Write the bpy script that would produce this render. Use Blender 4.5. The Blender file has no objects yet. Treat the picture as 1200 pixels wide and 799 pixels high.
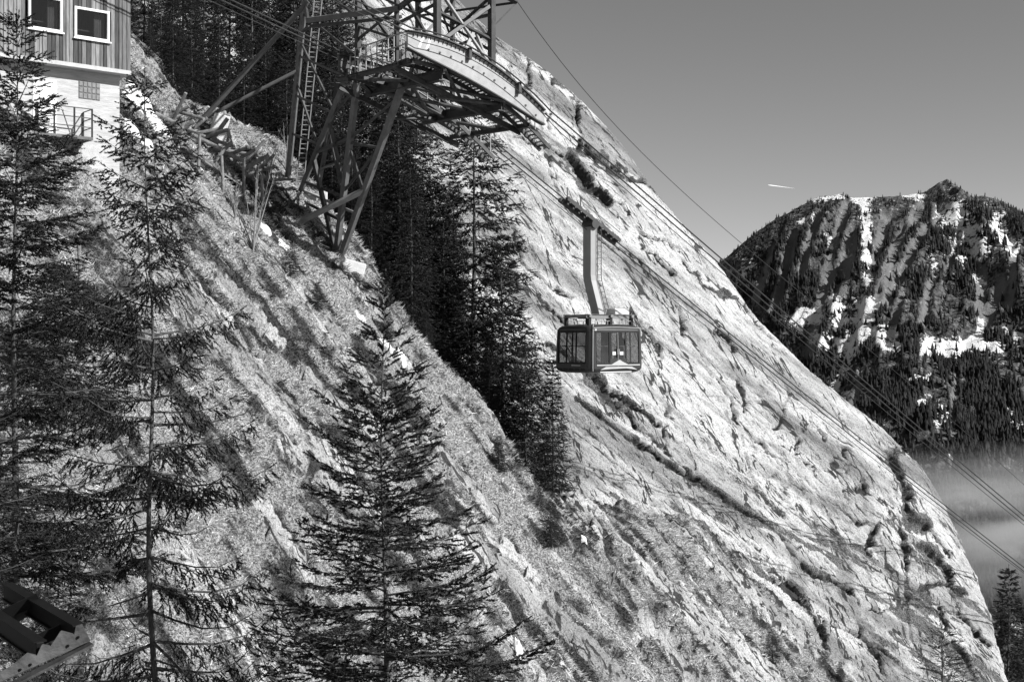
import bpy, math, random
import numpy as np
from mathutils import Vector, Matrix

# ------------------------------------------------------------------ camera, sky, sun
scene = bpy.context.scene
COL = scene.collection
F = 1500.0                                   # focal length in photograph pixels (1200 wide)
CX, CY = 600.0, 399.5

cam_d = bpy.data.cameras.new("camera")
cam = bpy.data.objects.new("camera", cam_d)
COL.objects.link(cam)
cam_d.sensor_width = 36.0
cam_d.lens = 45.0
cam_d.clip_start = 0.5
cam_d.clip_end = 60000.0
cam.location = (0, 0, 0)
cam.rotation_euler = (math.radians(90), 0, 0)
scene.camera = cam

SUN_EL = math.radians(34)
SUN_AZ = math.atan2(0.90, -0.43)             # clockwise from +Y
sun_dir = Vector((math.sin(SUN_AZ) * math.cos(SUN_EL), math.cos(SUN_AZ) * math.cos(SUN_EL), math.sin(SUN_EL)))

world = bpy.data.worlds.new("World")
scene.world = world
world.use_nodes = True
wn = world.node_tree.nodes; wl = world.node_tree.links
wn.clear()
sky = wn.new("ShaderNodeTexSky"); sky.sky_type = 'NISHITA'; sky.sun_disc = False
sky.sun_elevation = SUN_EL; sky.sun_rotation = SUN_AZ
sky.altitude = 2200; sky.air_density = 1.0; sky.dust_density = 1.2; sky.ozone_density = 1.0
sep = wn.new("ShaderNodeSeparateColor")      # black-and-white film behind an orange filter: mostly red, some green
mr = wn.new("ShaderNodeMath"); mr.operation = 'MULTIPLY'; mr.inputs[1].default_value = 0.70
mg = wn.new("ShaderNodeMath"); mg.operation = 'MULTIPLY_ADD'; mg.inputs[1].default_value = 0.30
bg = wn.new("ShaderNodeBackground"); bg.inputs[1].default_value = 0.086
wo = wn.new("ShaderNodeOutputWorld")
wl.new(sky.outputs[0], sep.inputs[0])
wl.new(sep.outputs[0], mr.inputs[0])
wl.new(sep.outputs[1], mg.inputs[0]); wl.new(mr.outputs[0], mg.inputs[2])
wl.new(mg.outputs[0], bg.inputs[0])
wl.new(bg.outputs[0], wo.inputs[0])

sun_d = bpy.data.lights.new("sun", 'SUN')
sun_d.energy = 5.0; sun_d.angle = math.radians(0.5); sun_d.color = (1.0, 1.0, 1.0)
sun = bpy.data.objects.new("sun", sun_d)
COL.objects.link(sun)
sun.rotation_euler = sun_dir.to_track_quat('Z', 'Y').to_euler()
sun.location = (60, -60, 80)

vs = scene.view_settings
vs.view_transform = 'Standard'; vs.look = 'None'; vs.gamma = 1.0; vs.exposure = 0.46
vs.use_curve_mapping = False
scene.render.engine = 'CYCLES'
scene.render.resolution_x = 1024; scene.render.resolution_y = 681
scene.cycles.volume_step_rate = 1.0
scene.cycles.volume_max_steps = 128
scene.cycles.transparent_max_bounces = 12

random.seed(7)
RNG = np.random.default_rng(7)

# ------------------------------------------------------------------ helpers
def P(px, py, Y):
    return np.array([(px - CX) / F * Y, Y, (CY - py) / F * Y])

def proj(v):
    y = np.maximum(v[:, 1], 0.5)
    return np.stack([CX + F * v[:, 0] / y, CY - F * v[:, 2] / y], 1)

def _hash(ix, iy, iz, seed):
    h = (ix.astype(np.uint32) * np.uint32(374761393) + iy.astype(np.uint32) * np.uint32(668265263)
         + iz.astype(np.uint32) * np.uint32(2147483647 - 40503) + np.uint32((seed * 974634777) & 0xffffffff))
    h = (h ^ (h >> np.uint32(13))) * np.uint32(1274126177)
    h = (h ^ (h >> np.uint32(16))) * np.uint32(2246822519)
    h = h ^ (h >> np.uint32(15))
    return h.astype(np.float32) * (2.0 / 4294967295.0) - 1.0

def vnoise(p, seed=0):
    i = np.floor(p).astype(np.int64)
    f = (p - i).astype(np.float32)
    f = f * f * f * (f * (f * 6 - 15) + 10)
    out = 0
    for dx in (0, 1):
        wx = f[:, 0] if dx else 1 - f[:, 0]
        for dy in (0, 1):
            wy = f[:, 1] if dy else 1 - f[:, 1]
            for dz in (0, 1):
                wz = f[:, 2] if dz else 1 - f[:, 2]
                out = out + wx * wy * wz * _hash(i[:, 0] + dx, i[:, 1] + dy, i[:, 2] + dz, seed)
    return out

def fbm(p, octaves=4, gain=0.5, seed=0, ridged=False):
    a = 1.0; s = 0; n = 0; q = np.array(p, dtype=np.float64)
    for k in range(octaves):
        v = vnoise(q, seed + k * 17)
        if ridged: v = 1 - 2 * np.abs(v)
        s = s + a * v; n += a
        a *= gain; q = q * 2.03 + 11.7
    return s / n

def smooth(a, b, x):
    t = np.clip((x - a) / (b - a), 0, 1)
    return t * t * (3 - 2 * t)

def poly_dist(pts, poly):
    """distance of 2-d points to a polyline"""
    d = np.full(len(pts), 1e9)
    for (a, b) in zip(poly[:-1], poly[1:]):
        a = np.array(a, float); b = np.array(b, float)
        ab = b - a
        t = np.clip(((pts - a) @ ab) / (ab @ ab), 0, 1)
        e = pts - a - t[:, None] * ab
        d = np.minimum(d, np.hypot(e[:, 0], e[:, 1]))
    return d

# ---- materials (all neutral greys: the photograph is black and white)
MATS = {}
def g(v): return (v, v, v, 1.0)

def mat(name, lo, hi=None, scale=3.0, rough=0.8, metal=0.0, bump=0.0, bscale=None, stretch=(1, 1, 1), detail=6.0, coords='Object', spec=0.3, transl=0.0):
    if name in MATS: return MATS[name]
    m = bpy.data.materials.new(name); m.use_nodes = True
    n = m.node_tree.nodes; l = m.node_tree.links
    b = n["Principled BSDF"]
    b.inputs["Roughness"].default_value = rough
    b.inputs["Metallic"].default_value = metal
    b.inputs["Specular IOR Level"].default_value = spec
    hi = lo if hi is None else hi
    tc = n.new("ShaderNodeTexCoord")
    mp = n.new("ShaderNodeMapping"); mp.inputs["Scale"].default_value = stretch
    l.new(tc.outputs[coords], mp.inputs[0])
    nt = n.new("ShaderNodeTexNoise"); nt.inputs["Scale"].default_value = scale; nt.inputs["Detail"].default_value = detail
    nt.inputs["Roughness"].default_value = 0.65
    l.new(mp.outputs[0], nt.inputs["Vector"])
    cr = n.new("ShaderNodeValToRGB")
    cr.color_ramp.elements[0].position = 0.3; cr.color_ramp.elements[0].color = g(lo)
    cr.color_ramp.elements[1].position = 0.7; cr.color_ramp.elements[1].color = g(hi)
    l.new(nt.outputs[0], cr.inputs[0])
    l.new(cr.outputs[0], b.inputs["Base Color"])
    if bump:
        nb = n.new("ShaderNodeTexNoise"); nb.inputs["Scale"].default_value = bscale or scale * 4; nb.inputs["Detail"].default_value = 8
        l.new(mp.outputs[0], nb.inputs["Vector"])
        bu = n.new("ShaderNodeBump"); bu.inputs["Strength"].default_value = bump; bu.inputs["Distance"].default_value = 0.05
        l.new(nb.outputs[0], bu.inputs["Height"]); l.new(bu.outputs[0], b.inputs["Normal"])
    MATS[name] = m
    return m

def tone_mat(name, lo, hi, rough=0.8, attr="tone", transl=0.0, spec=0.2):
    """grey that varies with a per-vertex number (leaf age, dry or green blades)"""
    if name in MATS: return MATS[name]
    m = bpy.data.materials.new(name); m.use_nodes = True
    n = m.node_tree.nodes; l = m.node_tree.links
    b = n["Principled BSDF"]; b.inputs["Roughness"].default_value = rough
    b.inputs["Specular IOR Level"].default_value = spec
    at = n.new("ShaderNodeAttribute"); at.attribute_name = attr
    mx = n.new("ShaderNodeMix"); mx.data_type = 'RGBA'
    mx.inputs[6].default_value = g(lo); mx.inputs[7].default_value = g(hi)
    l.new(at.outputs["Fac"], mx.inputs[0]); l.new(mx.outputs[2], b.inputs["Base Color"])
    MATS[name] = m
    return m

# ---- mesh building
def mesh_np(name, verts, faces, attrs=None, smooth_shade=False):
    verts = np.asarray(verts, np.float32); faces = np.asarray(faces, np.int32)
    me = bpy.data.meshes.new(name)
    nv, nf, k = len(verts), len(faces), faces.shape[1]
    me.vertices.add(nv); me.vertices.foreach_set("co", verts.ravel())
    me.loops.add(nf * k); me.loops.foreach_set("vertex_index", faces.ravel())
    me.polygons.add(nf)
    me.polygons.foreach_set("loop_start", np.arange(nf, dtype=np.int32) * k)
    if smooth_shade: me.polygons.foreach_set("use_smooth", np.ones(nf, bool))
    me.update(calc_edges=True)
    for an, av in (attrs or {}).items():
        at = me.attributes.new(an, 'FLOAT', 'POINT'); at.data.foreach_set("value", np.asarray(av, np.float32))
    return me

def grid_faces(nu, nv):
    i = np.arange(nu * nv).reshape(nv, nu)
    return np.stack([i[:-1, :-1], i[:-1, 1:], i[1:, 1:], i[1:, :-1]], -1).reshape(-1, 4)

def tag(o, label=None, cat=None, group=None, kind=None):
    if label: o["label"] = label
    if cat: o["category"] = cat
    if group: o["group"] = group
    if kind: o["kind"] = kind
    return o

def link(name, me, m=None, parent=None):
    o = bpy.data.objects.new(name, me); COL.objects.link(o)
    if m is not None and me is not None and len(me.materials) == 0: me.materials.append(m)
    if parent is not None:
        o.parent = parent
        r = parent
        off = Vector((0, 0, 0))
        if parent.get("_world"):
            o.matrix_parent_inverse = Matrix.Translation(-Vector(parent["_world"]))
    return o

def thing(name, loc, rotz=0.0, world_parts=False):
    """Empty at a thing's base; world_parts: its parts are built in world coordinates"""
    o = bpy.data.objects.new(name, None); COL.objects.link(o)
    o.empty_display_size = 0.3
    o.location = [float(c) for c in loc]; o.rotation_euler = (0, 0, rotz)
    if world_parts: o["_world"] = [float(c) for c in loc]
    return o

def copy_tree(o, parent=None):
    c = o.copy(); COL.objects.link(c)
    if parent is not None: c.parent = parent
    for ch in list(o.children): copy_tree(ch, c)
    return c

class MB:
    def __init__(s): s.v = []; s.f = []
    def add(s, v, f):
        o = len(s.v); s.v += [tuple(float(c) for c in q) for q in v]; s.f += [tuple(i + o for i in q) for q in f]
        return s
    def beam(s, p, q, w, h=None, up=(0, 0, 1)):
        p = Vector(p); q = Vector(q); h = h or w
        d = (q - p).normalized(); up = Vector(up)
        if abs(d.dot(up)) > 0.98: up = Vector((0, 1, 0))
        a = d.cross(up).normalized(); b = a.cross(d).normalized()
        vs_ = []
        for c in (p, q):
            for (i, j) in ((-1, -1), (1, -1), (1, 1), (-1, 1)): vs_.append(c + a * (i * w / 2) + b * (j * h / 2))
        return s.add(vs_, [(3, 2, 1, 0), (4, 5, 6, 7), (0, 1, 5, 4), (1, 2, 6, 5), (2, 3, 7, 6), (3, 0, 4, 7)])
    def ibeam(s, p, q, w, h, t=None, up=(0, 0, 1)):
        """rolled H section"""
        p = Vector(p); q = Vector(q); t = t or w * 0.13
        d = (q - p).normalized(); up = Vector(up)
        if abs(d.dot(up)) > 0.98: up = Vector((0, 1, 0))
        a = d.cross(up).normalized(); b = a.cross(d).normalized()
        W, H = w / 2, h / 2
        prof = [(-W, -H), (W, -H), (W, -H + t), (t / 2, -H + t), (t / 2, H - t), (W, H - t), (W, H), (-W, H), (-W, H - t), (-t / 2, H - t), (-t / 2, -H + t), (-W, -H + t)]
        vs_ = [c + a * i + b * j for c in (p, q) for (i, j) in prof]
        n = 12
        fs = [(i, (i + 1) % n, n + (i + 1) % n, n + i) for i in range(n)]
        fs += [tuple(reversed(range(n))), tuple(range(n, 2 * n))]
        return s.add(vs_, fs)
    def box(s, lo, hi):
        (x0, y0, z0), (x1, y1, z1) = lo, hi
        v = [(x0, y0, z0), (x1, y0, z0), (x1, y1, z0), (x0, y1, z0), (x0, y0, z1), (x1, y0, z1), (x1, y1, z1), (x0, y1, z1)]
        return s.add(v, [(3, 2, 1, 0), (4, 5, 6, 7), (0, 1, 5, 4), (1, 2, 6, 5), (2, 3, 7, 6), (3, 0, 4, 7)])
    def tube(s, pts, rads, n=8, cap=True):
        pts = [Vector(p) for p in pts]
        if not hasattr(rads, '__len__'): rads = [rads] * len(pts)
        vs_, fs = [], []
        for i, p in enumerate(pts):
            d = (pts[min(i + 1, len(pts) - 1)] - pts[max(i - 1, 0)]).normalized()
            up = Vector((0, 0, 1)) if abs(d.z) < 0.9 else Vector((0, 1, 0))
            a = d.cross(up).normalized(); b = a.cross(d)
            for k in range(n):
                t = 2 * math.pi * k / n
                vs_.append(p + (a * math.cos(t) + b * math.sin(t)) * rads[i])
        for i in range(len(pts) - 1):
            for k in range(n): fs.append((i * n + k, i * n + (k + 1) % n, (i + 1) * n + (k + 1) % n, (i + 1) * n + k))
        if cap:
            fs.append(tuple(reversed(range(n)))); fs.append(tuple(range((len(pts) - 1) * n, len(pts) * n)))
        return s.add(vs_, fs)
    def prism(s, outline, off):
        """closed outline (list of 3-d points) pushed along off"""
        n = len(outline); off = Vector(off)
        v = [Vector(p) for p in outline] + [Vector(p) + off for p in outline]
        f = [tuple(range(n)), tuple(reversed(range(n, 2 * n)))]
        f += [(i + n, (i + 1) % n + n, (i + 1) % n, i) for i in range(n)]
        return s.add(v, f)
    def mesh(s, name, smooth_shade=False):
        me = bpy.data.meshes.new(name); me.from_pydata(s.v, [], s.f)
        if smooth_shade:
            for p in me.polygons: p.use_smooth = True
        me.validate(); me.update(); return me
    def build(s, name, m, parent=None, bevel=0.0, smooth_shade=False):
        o = link(name, s.mesh(name, smooth_shade), m, parent)
        if bevel:
            bv = o.modifiers.new("bevel", 'BEVEL'); bv.width = bevel; bv.segments = 2; bv.limit_method = 'ANGLE'
        return o

# ------------------------------------------------------------------ terrain shapes
def interp(x, xs, ys): return np.interp(x, xs, ys)

CREST_X = [-60, -30, -19.3, -13.5, -8.7, -5.4, -1.9, 1.3, 6, 14, 40, 90]
CREST_Y = [60, 62, 66, 75, 72.7, 69, 69.6, 66.5, 74, 90, 100, 100]

HILL_STRIPS = [   # bare rock ribs down the grass slope (photograph pixels, half width)
    ([(355, 440), (395, 475), (436, 510)], 5), ([(326, 515), (365, 552), (404, 595)], 8),
    ([(500, 515), (540, 560), (580, 608)], 6), ([(545, 638), (590, 672), (622, 705), (665, 735), (700, 768), (735, 805)], 10),
    ([(590, 640), (640, 690), (690, 735)], 4), ([(755, 668), (800, 708), (862, 756), (910, 800)], 8),
    ([(300, 590), (340, 650), (360, 690)], 7), ([(420, 640), (455, 690), (470, 760)], 5),
    ([(640, 560), (690, 600), (705, 640)], 3), ([(470, 425), (505, 460), (530, 490)], 4), ([(820, 650), (880, 700), (960, 770)], 5),
    ([(560, 720), (600, 760), (640, 800)], 5), ([(255, 330), (300, 372), (330, 410)], 4), ([(400, 330), (450, 375), (475, 405)], 4)]
HILL_HOLLOWS = [([(762, 724), (800, 768), (830, 810)], 16), ([(742, 738), (765, 790)], 6), ([(505, 350), (528, 368)], 5)]

def hill_plane(x, y):
    z = -1.05 * x + 0.363 * y - 30.0
    d = y - interp(x, CREST_X, CREST_Y)
    k = interp(x, [-60, -22, -12, 0, 8, 30, 90], [0.3, 0.35, 0.75, 0.95, 0.9, 0.8, 0.8])
    sp = np.where(d > 12, d, np.log1p(np.exp(np.clip(d, -30, 12) / 1.4)) * 1.4)
    return z - k * sp

def heath(x, y, z):
    """dark heather and scrub in streaks down the slope"""
    fx = x * 0.94 - y * 0.32; fy = x * 0.32 + y * 0.94
    a = fbm(np.stack([fx * 0.12, fy * 1.15, z * 0.02], 1), 4, 0.65, 911)
    b = fbm(np.stack([x * 1.0, y * 1.0, z * 1.0], 1), 4, 0.7, 921)
    return smooth(-0.05, 0.22, a * 0.75 + b * 0.65)

def hill_full(x, y):
    """height of the grass slope, with its rock ribs; returns z, rock mask"""
    x = np.asarray(x, float); y = np.asarray(y, float)
    z = hill_plane(x, y)
    # fall line runs along +x: structures are stretched along it
    fx = x * 0.94 - y * 0.32; fy = x * 0.32 + y * 0.94
    p = np.stack([fx * 0.10, fy * 0.22, z * 0.02], 1)
    z = z + 0.75 * fbm(p, 4, 0.5, 3)
    p2 = np.stack([fx * 0.55, fy * 1.1, z * 0.25], 1)
    z = z + 0.42 * fbm(p2, 4, 0.6, 9)
    z = z + 0.26 * fbm(np.stack([fx * 1.3, fy * 1.9, z * 0.6], 1), 3, 0.6, 13, ridged=True)
    z = z + 0.55 * fbm(np.stack([fx * 0.07, fy * 0.62, z * 0.01], 1), 3, 0.55, 15, ridged=True)
    v = np.stack([x, y, z], 1)
    near = y > 25
    rock = np.zeros(len(x))
    pp = proj(v)
    wob = 6 * fbm(np.stack([x * 0.35, y * 0.35, z * 0.35], 1), 2, 0.6, 33) + 11 * fbm(np.stack([x * 1.1, y * 1.1, z * 1.1], 1), 4, 0.65, 31)
    for poly, hw in HILL_STRIPS:
        d = poly_dist(pp, poly) + wob
        rock = np.maximum(rock, 1 - smooth(hw * 0.6, hw * 1.5, d))
    hol = np.zeros(len(x))
    for poly, hw in HILL_HOLLOWS:
        d = poly_dist(pp, poly) + wob
        hol = np.maximum(hol, 1 - smooth(hw * 0.4, hw * 1.4, d))
    # scattered outcrops
    o = fbm(np.stack([fx * 0.10, fy * 0.85, z * 0.05], 1), 5, 0.6, 57)
    outc = smooth(0.13, 0.26, o)
    right = smooth(0, 26, x + (y - 70) * 0.4)
    rock = np.where(near, np.maximum(rock, outc * (0.6 + 0.4 * right)), 0)
    rl = fbm(np.stack([fx * 0.5, fy * 1.8, z * 0.5], 1), 4, 0.6, 77, ridged=True)
    z = z + rock * (0.16 + 0.42 * rl) - hol * near * 0.9
    return z, np.clip(rock + hol, 0, 1)

def hill_z(x, y): return float(hill_full(np.array([x]), np.array([y]))[0][0])

def cliff_plane(x, y): return -0.75 * x + y - 90.0

def ground_z(x, y): return max(hill_z(x, y), float(cliff_plane(x, y)))

def ray_hill(px, py, y0=15.0, y1=110.0):
    """first point of the grass slope along the ray through a photograph pixel"""
    ys = np.linspace(y0, y1, 1500)
    x = (px - CX) / F * ys; z = (CY - py) / F * ys
    h = hill_plane(x, ys)
    hit = np.argmax(z < h)
    a = max(ys[hit] - 3, y0); ys = np.linspace(a, a + 6, 400)
    x = (px - CX) / F * ys; z = (CY - py) / F * ys
    h, _ = hill_full(x, ys)
    hit = np.argmax(z < h)
    return np.array([x[hit], ys[hit], h[hit]])

# ---- rock / grass material shared by the hillside and the cliff
def terrain_mat(name, rock_lo, rock_hi, veg_lo, veg_hi, along, across, normal, fall):
    """along / across / normal: axes of the rock's bedding. Per vertex: tone (kind of rock), soil (joint infill and crack shade, put in the colour), veg (plants)"""
    m = bpy.data.materials.new(name); m.use_nodes = True
    n = m.node_tree.nodes; l = m.node_tree.links
    b = n["Principled BSDF"]; b.inputs["Roughness"].default_value = 0.92; b.inputs["Specular IOR Level"].default_value = 0.12
    tc = n.new("ShaderNodeTexCoord"); OBJ = tc.outputs["Object"]
    def axes(vecs, scales):
        c = n.new("ShaderNodeCombineXYZ")
        for i, (v, sc) in enumerate(zip(vecs, scales)):
            d = n.new("ShaderNodeVectorMath"); d.operation = 'DOT_PRODUCT'
            d.inputs[1].default_value = [float(q) * sc for q in v]; l.new(OBJ, d.inputs[0]); l.new(d.outputs["Value"], c.inputs[i])
        return c.outputs[0]
    side = np.cross(np.array(normal), np.array(fall)); side = side / np.linalg.norm(side)
    BED = axes((along, across, normal), (0.35, 1.0, 0.8))
    def noise(scale, detail, rough, vec):
        t = n.new("ShaderNodeTexNoise"); t.inputs["Scale"].default_value = scale; t.inputs["Detail"].default_value = detail
        t.inputs["Roughness"].default_value = rough; l.new(vec, t.inputs["Vector"]); return t.outputs[0]
    def ramp(src, *pc):
        r = n.new("ShaderNodeValToRGB"); e = r.color_ramp.elements
        e[0].position = pc[0]; e[0].color = g(pc[1]); e[1].position = pc[2]; e[1].color = g(pc[3])
        l.new(src, r.inputs[0]); return r.outputs[0]
    def mix(fac, a_, b_, blend='MIX'):
        x = n.new("ShaderNodeMix"); x.data_type = 'RGBA'; x.blend_type = blend
        for i, q in ((0, fac), (6, a_), (7, b_)):
            if isinstance(q, (int, float)): x.inputs[i].default_value = q if i == 0 else g(q)
            else: l.new(q, x.inputs[i])
        return x.outputs[2]
    def math_(op, a_, b_):
        x = n.new("ShaderNodeMath"); x.operation = op
        for i, q in enumerate((a_, b_)):
            if isinstance(q, (int, float)): x.inputs[i].default_value = q
            else: l.new(q, x.inputs[i])
        return x.outputs[0]
    def attr(nm):
        t = n.new("ShaderNodeAttribute"); t.attribute_name = nm; return t.outputs["Fac"]
    fine = noise(2.6, 4, 0.75, BED)
    grain = noise(11.0, 3, 0.8, OBJ)
    c = mix(attr("tone"), rock_lo, rock_hi)
    c = mix(0.8, c, ramp(fine, 0.34, 0.30, 0.46, 1.0), 'MULTIPLY')
    c = mix(0.85, c, ramp(grain, 0.36, 0.22, 0.50, 1.0), 'MULTIPLY')
    # thin joints: where a stretched noise crosses its middle value, broken up by the coarser relief
    def joint(vec, scale, w, gate):
        t = noise(scale, 4, 0.55, vec)
        d = math_('ABSOLUTE', math_('SUBTRACT', t, 0.5), 0.0)
        wid = math_('MULTIPLY', ramp(gate, 0.47, 0.0, 0.60, 1.0), w)
        return math_('LESS_THAN', d, wid)
    gate1 = noise(0.30, 2, 0.5, OBJ)
    j1 = joint(axes((along, across, normal), (0.10, 0.55, 0.4)), 1.0, 0.011, gate1)
    j2 = joint(axes((fall, side, normal), (0.10, 0.60, 0.3)), 1.0, 0.015, ramp(gate1, 0.3, 0.75, 0.7, 0.25))
    sf = ramp(math_('ADD', attr("crack_dark"), math_('MULTIPLY', math_('SUBTRACT', grain, 0.5), 1.1)), 0.42, 0.0, 0.52, 1.0)
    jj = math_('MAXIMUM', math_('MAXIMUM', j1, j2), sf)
    c = mix(math_('MULTIPLY', jj, 0.92), c, 0.035)  # dark tone for joint infill and for the shade inside the cracks
    rv = ramp(grain, 0.40, veg_lo, 0.60, veg_hi)
    rv = mix(attr('heath'), rv, mix(1.0, rv, 0.16, 'MULTIPLY'))
    vm = ramp(math_('ADD', attr("veg"), math_('MULTIPLY', math_('SUBTRACT', fine, 0.5), 1.3)), 0.40, 0.0, 0.52, 1.0)
    c = mix(vm, c, rv)
    l.new(c, b.inputs["Base Color"])
    def bump(h, dist, strength, prev=None):
        x = n.new("ShaderNodeBump"); x.inputs["Strength"].default_value = strength; x.inputs["Distance"].default_value = dist
        l.new(h, x.inputs["Height"])
        if prev is not None: l.new(prev, x.inputs["Normal"])
        return x.outputs[0]
    nb = bump(math_('SUBTRACT', 1.0, jj), 0.25, 0.9)
    nb = bump(fine, 0.34, 0.9, nb)
    nb = bump(grain, 0.09, 0.9, nb)
    l.new(nb, b.inputs["Normal"])
    return m

def joints(p, w, seed, gate=0.0):
    """thin broken lines: where a noise field crosses zero"""
    v = np.abs(fbm(p, 3, 0.45, seed))
    ga = smooth(gate - 0.15, gate + 0.2, vnoise(p * 0.6 + 7.7, seed + 5))
    return (1 - smooth(w * 0.35, w, v)) * ga

# ---- grass hillside
def warp_axis(lo, hi, n, c0, c1, dens):
    """n coordinates from lo to hi, dens times closer together between c0 and c1"""
    t = np.linspace(lo, hi, 4000)
    w = np.where((t > c0) & (t < c1), dens, 1.0)
    c = np.cumsum(w); c = (c - c[0]) / (c[-1] - c[0])
    return np.interp(np.linspace(0, 1, n), c, t)

hx = warp_axis(-60, 95, 500, -24, 22, 7)
hy = warp_axis(-8, 190, 460, 32, 86, 7)
gx, gy = np.meshgrid(hx, hy)
hz, hrock = hill_full(gx.ravel(), gy.ravel())
hv = np.stack([gx.ravel(), gy.ravel(), hz], 1)
hill_veg = 1 - hrock
HA = np.array([0.66, -0.23, -0.72]); HB = np.array([0.32, 0.94, 0.0]); HN = np.array([0.69, -0.24, 0.69])
ha, hb = hv @ HA, hv @ HB
htone = smooth(-0.4, 0.4, fbm(np.stack([ha * 0.15, hb * 0.6, hz * 0.1], 1), 4, 0.6, 501))
hcrack = np.maximum(joints(np.stack([ha * 0.25, hb * 0.9, hz * 0.1], 1), 0.06, 511), 0.7 * joints(np.stack([ha * 0.9, hb * 1.6, hz * 0.3], 1), 0.07, 521))
hill_m = terrain_mat("grass_and_rock", 0.30, 0.62, 0.06, 0.46, HA, HB, HN, HA)
hill_o = link("hillside", mesh_np("hillside", hv, grid_faces(len(hx), len(hy)), {"veg": hill_veg, "tone": htone, "crack_dark": hcrack, "heath": heath(hv[:, 0], hv[:, 1], hv[:, 2])}, True), hill_m)
tag(hill_o, kind='structure')

# ---- cliff: a leaning slab, its edge rounded off to the back
SIL = [(500, -45), (540, -12), (590, 38), (640, 70), (690, 110), (740, 165), (790, 237), (850, 310), (900, 378), (950, 428), (990, 466), (1030, 503),
       (1070, 550), (1100, 600), (1128, 660), (1150, 720), (1172, 799), (1188, 870)]
def on_cliff(px, py):
    a = (px - CX) / F; b = (CY - py) / F
    Y = 90.0 / (1.0 - 0.75 * a - b)
    return np.array([a * Y, Y, b * Y])
SIL = [(q[0] + 24 * float(smooth(430, 560, q[1])), q[1]) for q in SIL]
E = np.array([on_cliff(*q) for q in SIL])
dl = np.concatenate([[0], np.cumsum(np.linalg.norm(np.diff(E, axis=0), axis=1))])
NVc = 740
vt = np.linspace(0, dl[-1], NVc)
Es = np.stack([np.interp(vt, dl, E[:, k]) for k in range(3)], 1)
ker = np.hanning(41); ker /= ker.sum()
for k in range(3):
    pad = np.concatenate([np.full(20, Es[0, k]) + (np.arange(-20, 0)) * (Es[1, k] - Es[0, k]), Es[:, k], np.full(20, Es[-1, k]) + np.arange(1, 21) * (Es[-1, k] - Es[-2, k])])
    Es[:, k] = np.convolve(pad, ker, 'valid')
strike = np.array([-0.8, -0.6, 0.0])
rho = 3.2
u_flat = np.concatenate([np.linspace(-85, -48, 50, endpoint=False), np.linspace(-48, 0, 470, endpoint=False)])
u_arc = np.linspace(0, 1.9, 56)                      # turn through about 109 degrees
u_back = np.linspace(1, 60, 24)
rows = []
for (kind_, arr) in (('f', u_flat), ('a', u_arc), ('b', u_back)):
    if kind_ == 'f':
        base = np.array([0.0, 0, 0]) + (-arr)[:, None] * strike[None, :]
        off = base + strike * rho * 0.8
    elif kind_ == 'a':
        ph = arr
        off = strike * rho * 0.8 + rho * (np.sin(ph)[:, None] * -strike[None, :] + (1 - np.cos(ph))[:, None] * np.array([-0.6, 0.8, 0])[None, :])
    else:
        last = off[-1] if False else rows[-1][-1]
        dirb = math.cos(1.9) * -strike + math.sin(1.9) * np.array([-0.6, 0.8, 0])
        off = last + arr[:, None] * dirb[None, :]
    rows.append(off)
OFF = np.concatenate(rows)                           # (nu,3)
NUc = len(OFF)
CV = (Es[:, None, :] + OFF[None, :, :]).reshape(-1, 3)
uu = np.concatenate([u_flat, u_arc * rho, u_back + 1.9 * rho])
UU = np.broadcast_to(uu[None, :], (NVc, NUc)).ravel()
# outward normal per column
nrm = np.zeros((NUc, 3)); nf = np.array([0.6, -0.8, 0])
for i, u in enumerate(u_flat): nrm[i] = nf
for i, ph in enumerate(u_arc): nrm[len(u_flat) + i] = nf * math.cos(ph) + np.array([0.8, 0.6, 0]) * math.sin(ph)
nrm[len(u_flat) + len(u_arc):] = nrm[len(u_flat) + len(u_arc) - 1]
nrm[:, 2] = 0.8; nrm /= np.linalg.norm(nrm, axis=1)[:, None]
CN = np.broadcast_to(nrm[None], (NVc, NUc, 3)).reshape(-1, 3)

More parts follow.
